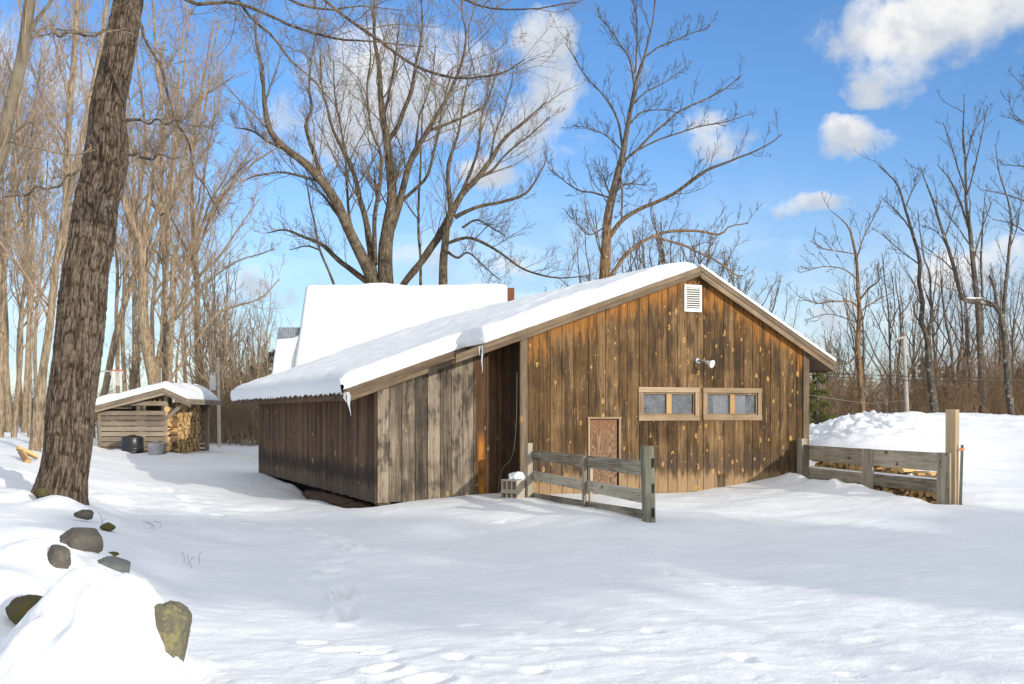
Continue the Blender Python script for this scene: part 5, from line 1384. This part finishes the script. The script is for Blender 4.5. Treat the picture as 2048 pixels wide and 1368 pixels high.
# --- woodland behind: a few kinds, copied
def proto_tree(seed, h, r, nl, ub, ut, name, label, group, fork=.35, K=(14, 8, 5), tw=.006):
    rg = np.random.default_rng(seed); n = 26; t = np.linspace(0, 1, n)
    P = [np.stack([.02 * h * vnoise(t * 3, t * 0, seed=seed), .02 * h * vnoise(t * 3, t * 0 + 4, seed=seed), h * t - .4], 1)]; R = [r * (1 - t) ** .9 + .012]
    for k in range(nl):
        t0 = rg.uniform(fork, .9); i = int(t0 * (n - 1)); az = rg.uniform(0, 6.28); ln = h * (1 - t0) * rg.uniform(.55, .95) + .8
        d = nrm(np.array([math.cos(az) * .75, math.sin(az) * .75, 1.])); pts = [P[0][i]]
        for s in range(n - 1):
            d = nrm(d + rg.normal(size=3) * .07 + np.array([0, 0, .05])); pts.append(pts[-1] + d * ln / (n - 1))
        P.append(np.array(pts)); R.append(R[0][i] * .6 * (1 - t) + .008)
    P, R = np.array(P), np.array(R)
    C1, r1 = grow(P, R, K[0], .12, .36, n2=7, up=.3, tmin=.3, rc=.010, rmin=tw * 1.4, rng=rg, lmax=2.2)
    C2, r2 = grow(C1, r1, K[1], .25, .6, n2=5, up=.22, rc=.009, rmin=tw, rng=rg); C3, r3 = grow(C2, r2, K[2], .3, .6, n2=4, up=.15, rc=.009, rmin=tw * .8, rng=rg)
    o = empty(name, (0, 0, 0), 0, label, 'tree', group)
    V, f = tubes(P, R, 7); link('trunk', grid_mesh('trunk', V, f), ub, o, True)
    V, f = merge([tubes(C1, r1, 3), tubes(C2, r2, 3), tubes(C3, r3, 3)]); link('crown', grid_mesh('crown', V, f), ut, o)
    return o
rg = np.random.default_rng(123)
def scatter(protos, spots):
    used = set()
    for k, (x, y, s) in enumerate(spots):
        p = protos[k % len(protos)]
        o = p if p.name not in used else copy_tree(p)
        used.add(p.name)
        o.location = (x, y, gz(x, y)); o.rotation_euler = (rg.uniform(-.05, .05), rg.uniform(-.05, .05), rg.uniform(0, 6.28)); o.scale = (s, s, s * rg.uniform(.9, 1.1))
ga = 'slender bare trees deeper in the left wood'
pr = [proto_tree(200 + k, h, r, nl, M['tan'], M['twigtan'], 'woodland_tree', 'slender bare tan tree deep in the left wood', ga) for k, (h, r, nl) in enumerate(((17, .14, 7), (15, .11, 6), (19, .17, 8), (14, .09, 5)))]
spots = []
for k in range(18):
    px = rg.uniform(-80, 420); Y = rg.uniform(40, 75); spots.append((*W(px, 0, Y)[:2], rg.uniform(.8, 1.1)))
scatter(pr, spots)
gs = 'thin saplings right of the woodshed'
ps = [proto_tree(230 + k, h, r, nl, M['tan'], M['twigtan'], 'sapling', 'thin upright sapling in the thicket right of the woodshed', gs, .08, (6, 4, 3), .005) for k, (h, r, nl) in enumerate(((6.5, .045, 5), (5.2, .035, 6), (7.5, .05, 6)))]
spots = []
for k in range(34):
    px = rg.uniform(405, 545); Y = rg.uniform(42, 56); spots.append((*W(px, 0, Y)[:2], rg.uniform(.7, 1.05) * (1.1 - .35 * (px - 400) / 150)))
scatter(ps, spots)
gb = 'bushy saplings behind the barn roof'
pb = [proto_tree(250 + k, h, r, nl, M['maple'], M['twig'], 'sapling', 'bushy bare sapling showing above the barn roof', gb, .1, (7, 5, 3), .005) for k, (h, r, nl) in enumerate(((7.2, .06, 8), (6., .05, 8)))]
spots = []
for k in range(20):
    px = rg.uniform(1180, 1570); Y = rg.uniform(36, 48); hh = 1.25 - .75 * max(0, (px - 1420) / 150); spots.append((*W(px, 0, Y)[:2], hh * rg.uniform(.8, 1.05)))
scatter(pb, spots)
gr = 'thin bare trees far behind the right trees'
pq = [proto_tree(270 + k, h, r, nl, M['dark'], M['twig'], 'sapling', 'thin bare tree far behind the snow bank', gr, .2, (6, 4, 3), .006) for k, (h, r, nl) in enumerate(((6.5, .06, 6), (8.5, .08, 6), (5.5, .05, 7)))]
spots = []
for k in range(34):
    px = rg.uniform(1640, 2200); Y = rg.uniform(45, 70); spots.append((*W(px, 0, Y)[:2], rg.uniform(.6, 1.05)))
scatter(pq, spots)


# --- evergreens
def conifer(seed, h, w, name, label, group, col):
    rg_ = np.random.default_rng(seed); o = empty(name, (0, 0, 0), 0, label, 'evergreen', group)
    t = np.linspace(0, 1, 12); V, f = tubes(np.stack([0 * t, 0 * t, h * t], 1)[None], (.10 * (1 - t) + .01)[None], 7); link('trunk', grid_mesh('trunk', V, f), M['dark'], o, True)
    br = []
    for k in range(95):
        z = h * rg_.uniform(.06, .98); az = rg_.uniform(0, 6.28); ln = w * (1 - z / h) ** .8 * rg_.uniform(.6, 1.1) + .15
        s = np.linspace(0, 1, 7); br.append(np.stack([math.cos(az) * ln * s, math.sin(az) * ln * s, z + ln * (.18 * s - .25 * s * s)], 1))
    br = np.array(br); rb = np.tile(np.linspace(.018, .006, 7), (len(br), 1))
    C, r = grow(br, rb, 9, .25, .5, ang=(.6, 1.), n2=5, up=.05, tmin=.2, rc=.02, rmin=.005, rng=rg_)
    # needles: short crossing blades all along the twigs
    k = 22; tt = rg_.random((len(C), k)) * 3.99; i = tt.astype(int); fr = (tt - i)[..., None]; bi = np.arange(len(C))[:, None]
    base = (C[bi, i] * (1 - fr) + C[bi, i + 1] * fr).reshape(-1, 3); tn = nrm(C[bi, i + 1] - C[bi, i]).reshape(-1, 3)
    d = nrm(tn * .9 + rg_.normal(size=base.shape) * .75); sd = nrm(np.cross(d, rg_.normal(size=base.shape))) * .011; ln = rg_.uniform(.07, .14, (len(base), 1))
    Vn = np.stack([base - sd, base + sd, base + d * ln + sd * .4, base + d * ln - sd * .4], 1).reshape(-1, 3); fn = np.arange(len(Vn)).reshape(-1, 4)
    me = grid_mesh('foliage', *merge([(Vn, fn), tubes(br, rb, 3)])); link('crown', me, plain(name + '_needles_%d' % seed, col, .7, 0, .5, 1.5, 0), o)
    return o
e1 = conifer(301, 4.2, 1.3, 'pine_tree', 'small bright green pine showing behind the right barn corner', None, (.13, .13, .035))
x, y = W(1634, 0, 34.)[:2]; e1.location = (x, y, gz(x, y) - .4); e1.scale = (.62, .62, .66)
e2 = conifer(302, 5.5, 1.6, 'spruce_tree', 'dark evergreen among the trees behind the snow bank', 'dark evergreens behind the snow bank', (.020, .032, .016))
for k, (px, Y, s) in enumerate(((1898, 54, .62), (1925, 58, .6), (1700, 60, .5), (2035, 56, .6), (2085, 56, .9), (1850, 62, .8))):
    o = e2 if k == 0 else copy_tree(e2); x, y = W(px, 0, Y)[:2]; o.location = (x, y, gz(x, y) - .2); o.scale = (s, s, s); o.rotation_euler = (0, 0, k * 1.3)
for k, (px, Y, s) in enumerate(((478, 52, .62), (505, 55, .7), (452, 57, .6), (545, 56, .85))):
    o = copy_tree(e2); x, y = W(px, 0, Y)[:2]; o.location = (x, y, gz(x, y) - .3); o.scale = (s * 1.2, s * 1.2, s); o.rotation_euler = (0, 0, k * 1.7)
    o['label'] = 'dark low evergreen in the thicket right of the woodshed'; o['group'] = 'dark evergreens right of the woodshed'

# --- brush: tangled undergrowth nobody could count
def brush(name, label, px0, px1, Y0, Y1, n, h0, h1, m_, r=.006, seed=1):
    rg_ = np.random.default_rng(seed)
    Y = rg_.uniform(Y0, Y1, n); px = rg_.uniform(px0, px1, n); X = (px - CX) * Y / F; Z = base_z(X, Y) - .1
    az = rg_.uniform(0, 6.28, n); hh = rg_.uniform(h0, h1, n); ln = rg_.uniform(.15, .9, n) * hh; t = np.linspace(0, 1, 7)
    P = np.stack([X[:, None] + np.cos(az)[:, None] * ln[:, None] * t ** 1.6, Y[:, None] + np.sin(az)[:, None] * ln[:, None] * t ** 1.6, Z[:, None] + hh[:, None] * (1.3 * t - .35 * t * t * rg_.uniform(.3, 2., n)[:, None])], 2)
    P = P + rg_.normal(size=P.shape) * .03 * hh[:, None, None] * t[None, :, None]
    R = np.maximum(r * 1.6 * (1 - .7 * t)[None] * rg_.uniform(.6, 1.5, n)[:, None], .003)
    C1, r1 = grow(P, R, 5, .25, .6, n2=5, up=.15, rc=.01, rmin=r * .8, rng=rg_); C2, r2 = grow(C1, r1, 3, .3, .7, n2=4, up=.1, rc=.01, rmin=r * .65, rng=rg_)
    V, f = merge([tubes(P, R, 4), tubes(C1, r1, 3), tubes(C2, r2, 3)])
    tag(link(name, grid_mesh(name, V, f), m_), label, 'undergrowth', kind='stuff')
M['brush'] = plain('brush', (.185, .115, .062), .9, 0, .45, .8, 0); M['brush2'] = plain('brush_tan', (.27, .19, .11), .9, 0, .4, .8, 0)
brush('undergrowth', 'tangled brown undergrowth behind the snow bank on the right', 1590, 2250, 38, 62, 1000, 1.0, 3.3, M['brush'], .008, 1)
brush('undergrowth', 'tangled tan undergrowth right of the woodshed', 395, 560, 41, 56, 620, .8, 3.0, M['brush2'], .007, 2)
brush('undergrowth', 'brown undergrowth at the foot of the left wood', -220, 400, 42, 75, 900, .6, 2.2, M['brush'], .008, 3)
def far_wood(px0, px1, Y0, Y1, n, h0, h1, seed, label):
    rg_ = np.random.default_rng(seed); Y = rg_.uniform(Y0, Y1, n); px = rg_.uniform(px0, px1, n); X = (px - CX) * Y / F; t = np.linspace(0, 1, 5); hh = rg_.uniform(h0, h1, n) * (1 + .25 * vnoise(px * .012, px * 0, seed=seed))
    P = np.stack([X[:, None] + .3 * rg_.normal(size=(n, 1)) * t, Y[:, None] + 0 * t, .3 + hh[:, None] * t], 2); R = np.maximum(.05 * (1 - t)[None] * rg_.uniform(.6, 1.6, (n, 1)), .014)
    C1, r1 = grow(P, R, 16, .10, .3, n2=5, up=.35, tmin=.15, rc=.012, rmin=.016, rng=rg_); C2, r2 = grow(C1, r1, 4, .3, .7, n2=3, up=.2, rmin=.012, rng=rg_)
    V, f = merge([tubes(P, R, 4), tubes(C1, r1, 3), tubes(C2, r2, 3)]); tag(link('far_woods', grid_mesh('far_woods', V, f), M['brush']), label, 'woods', kind='stuff')
far_wood(1560, 2500, 85, 150, 420, 3.5, 7., 5, 'far brown wood along the horizon on the right')
far_wood(-500, 760, 90, 160, 420, 2.0, 4.5, 6, 'far brown wood along the horizon on the left')

# --- unseen pines added behind the viewer, flat crowns shaped to shade the yard
DX, DY = -.661, .750
def shade_pine(w, s0, wr, sa, sb, seed, gap=None):
    rg_ = np.random.default_rng(seed); te = math.tan(math.radians(15))
    X, Y = DY * w + DX * s0, -DX * w + DY * s0
    o = empty('pine_tree', (X, Y, 0), 0, 'unseen pine added behind the viewer, its flat crown shaped to shade the yard', 'tree', 'pines added to shade the yard')
    h1, h2 = (sa - s0) * te, (sb - s0) * te
    t = np.linspace(0, 1, 12); V, f = tubes(np.stack([.1 * np.sin(t * 4), 0 * t, -.3 + (h2 - .2) * t], 1)[None], (.16 * (1 - t) + .04)[None], 8); link('trunk', grid_mesh('trunk', V, f), M['dark'], o, True)
    n_ = 1250; a = rg_.normal(size=(n_, 3)); q = nrm(a) * rg_.random((n_, 1)) ** (1 / 3.)
    lw = q[:, 0] * wr; ld = q[:, 1] * 2.; lz = (h1 + h2) / 2 + np.sign(q[:, 2]) * np.abs(q[:, 2]) ** .8 * (h2 - h1) / 2 * (1 + .12 * vnoise(lw * 1.4, ld, seed=seed))
    keep = np.ones(n_, bool)
    if gap:
        hs_ = lz / te + s0 + 0 * ld
        keep = ~((np.abs(hs_ + ld - gap[1]) < gap[3]) & (np.abs(lw + w - gap[0]) < gap[2]))
    c = np.stack([DY * lw + DX * ld, -DX * lw + DY * ld, lz], 1)[keep]
    u = nrm(rg_.normal(size=c.shape)) * .17; v = nrm(rg_.normal(size=c.shape)) * .12
    Vn = np.stack([c - u - v, c + u - v, c + u + v, c - u + v], 1).reshape(-1, 3)
    link('crown', grid_mesh('crown', Vn, np.arange(len(Vn)).reshape(-1, 4)), plain('needles_%d' % seed, (.03, .045, .02), .8, 0, .4, 1., 0), o)
for a in ((6.9, -36, 3.3, 6.7, 15.6, 401, (7.5, 9.6, 1.1, .4)), (11.1, -38, 2.3, 2.6, 10.6, 402), (15.2, -36, 2.4, 1.0, 7.8, 403)): shade_pine(*a)

# ================================================================== SKY, SUN, CAMERA
D = np.array([-.661, .750, 0.]); D /= np.linalg.norm(D)
EL = math.radians(15)
sd = Vector((D[0] * math.cos(EL), D[1] * math.cos(EL), -math.sin(EL)))
sun = bpy.data.lights.new('sun', 'SUN'); sun.energy = 3.3; sun.angle = math.radians(.53); sun.color = (1., .93, .82)
so = bpy.data.objects.new('sun', sun); COL.objects.link(so); so.rotation_euler = sd.to_track_quat('-Z', 'Y').to_euler()
world = bpy.data.worlds.new('World'); S.world = world; world.use_nodes = True
n = NT(world.node_tree)
sky = n.new('ShaderNodeTexSky', sky_type='NISHITA'); sky.sun_disc = False; sky.sun_elevation = EL; sky.sun_rotation = math.atan2(-D[0], -D[1])
sky.altitude = 300; sky.air_density = 1.0; sky.dust_density = .6; sky.ozone_density = 2.2
dirv = n.vm('NORMALIZE', n.new('ShaderNodeTexCoord').outputs['Generated'])
x, y, z = n.sep(dirv)[:3]
az = n.m('ARCTAN2', x, y); el = n.m('ARCSINE', z)
def ae(px, py):
    d = np.array([px - CX, F, HY - py]); d /= np.linalg.norm(d); return math.atan2(d[0], d[1]), math.asin(d[2])
# each cloud of the photograph: direction, half width, half height, weight
CL = [(1870, 55, 190, 85, 1.45), (1790, 140, 95, 62, 1.15), (1990, 40, 150, 75, 1.2), (1710, 280, 76, 34, 1.15), (1670, 312, 50, 22, .9), (1440, 285, 75, 55, 1.1), (1610, 425, 110, 24, 1.15), (1700, 410, 40, 14, .7),
      (1065, 90, 75, 75, 1.2), (1080, 190, 70, 85, 1.25), (1040, 260, 90, 70, 1.1), (760, 190, 170, 120, 1.3), (680, 260, 150, 70, 1.1), (870, 130, 110, 90, 1.1), (900, 250, 120, 60, .8), (620, 300, 110, 50, .7), (980, 350, 70, 36, 1.0), (1110, 300, 70, 40, .9),
      (1010, 525, 110, 35, 1.0), (820, 520, 130, 50, .9), (900, 545, 180, 40, .8), (1280, 150, 40, 60, .55), (1200, 470, 60, 25, .5), (1960, 550, 150, 55, 1.25), (1830, 620, 180, 48, 1.15), (2045, 520, 90, 45, 1.1), (1660, 650, 170, 45, .95), (1900, 690, 200, 40, .8),
      (560, 570, 140, 50, .7), (420, 600, 150, 60, .55), (200, 350, 240, 120, .5), (60, 150, 160, 120, .5), (120, 650, 200, 60, .6), (640, 130, 60, 50, .5), (1130, 620, 300, 40, .5), (1500, 520, 120, 25, .4)]
f = None; num = None; den = None; warpn = n.noise(dirv, 7., 5, .62, 0., True); wn = n.sep(warpn)
azw = n.m('ADD', az, n.m('MULTIPLY', n.m('SUBTRACT', wn[0], .5), .11)); elw = n.m('ADD', el, n.m('MULTIPLY', n.m('SUBTRACT', wn[1], .5), .075))
for px, py, sx_, sy_, w in CL:
    a0, e0 = ae(px, py)
    da = n.m('MULTIPLY', n.m('SUBTRACT', azw, a0), F * 1.12 / sx_); de = n.m('MULTIPLY', n.m('SUBTRACT', elw, e0), F * 1.12 / sy_)
    q = n.m('ADD', n.m('MULTIPLY', da, da), n.m('MULTIPLY', de, de))
    g = n.m('MULTIPLY', n.m('SUBTRACT', 1., n.m('MULTIPLY', q, .5), clamp=True), w)
    f = g if f is None else n.m('MAXIMUM', f, g)
    gd_ = n.m('MULTIPLY', g, de); num = gd_ if num is None else n.m('ADD', num, gd_); den = n.m('ADD', g, .001) if den is None else n.m('ADD', den, g)
nz = n.noise(dirv, 15., 10, .62, .25); nzb = n.noise(dirv, 5., 6, .6)
dens = n.m('ADD', f, n.m('MULTIPLY', n.m('SUBTRACT', nz, .5), 3.4))
mask = n.m('MULTIPLY', n.ss(dens, .28, 1.30), n.ss(f, .0, .25))
veil = n.m('MULTIPLY', n.m('SUBTRACT', 1., n.ss(el, .0, .26)), n.m('MULTIPLY_ADD', n.ss(nzb, .4, .7), .35, .42))
# thinner air-glow towards the horizon comes with the sky texture; cloud light from the low sun
shade = n.ss(n.m('ADD', n.m('MULTIPLY_ADD', n.m('DIVIDE', num, den), .42, .42), n.m('MULTIPLY', n.m('SUBTRACT', n.noise(n.vm('ADD', dirv, (.0, 0, .012)), 16., 6, .6), nz), 2.2)), .15, .85)
hs = n.new('ShaderNodeHueSaturation'); hs.inputs['Saturation'].default_value = 1.1; hs.inputs['Value'].default_value = 1.25; n.put(hs.inputs['Color'], n.mix(1., sky.outputs[0], (.92, 1.03, 1.25), 'MULTIPLY'))
SKYV = hs
cloud = n.mix(shade, (4.7, 5.1, 5.7), (7.4, 7.35, 7.25))
wisp = n.m('MULTIPLY', n.ss(n.noise(n.vm('MULTIPLY', dirv, (1, 1, 2.6)), 6., 8, .66, .5), .52, .78), n.m('MULTIPLY_ADD', n.ss(n.m('MULTIPLY', az, -1.), -.12, .1), .35, .12))
col = n.mix(n.m('MAXIMUM', n.m('MAXIMUM', mask, veil), wisp), hs.outputs[0], cloud)
# bright cloud added as fill light in the unseen sky overhead and behind
over = n.m('MAXIMUM', n.ss(el, .42, .75), n.ss(n.m('MULTIPLY', y, -1.), .0, .35))
col = n.mix(n.m('MULTIPLY', over, n.m('MULTIPLY_ADD', n.ss(nzb, .4, .6), .35, .55)), col, (8.7, 8.7, 8.55))
bg = n.new('ShaderNodeBackground'); n.put(bg.inputs[0], col); bg.inputs[1].default_value = .12
o = n.new('ShaderNodeOutputWorld'); n.t.links.new(bg.outputs[0], o.inputs[0])

cam = bpy.data.cameras.new('camera'); co = bpy.data.objects.new('camera', cam); COL.objects.link(co); S.camera = co
co.location = (0, 0, CZ); co.rotation_euler = (math.radians(90), 0, 0)
cam.sensor_width = 36; cam.lens = F / 2048 * 36; cam.shift_y = (HY - 684) / 2048; cam.clip_end = 3000; cam.clip_start = .1
S.view_settings.view_transform = 'Standard'; S.view_settings.look = 'None'; S.view_settings.exposure = .12; S.view_settings.gamma = 1
S.cycles.max_bounces = 6; S.cycles.diffuse_bounces = 3; S.cycles.transparent_max_bounces = 8
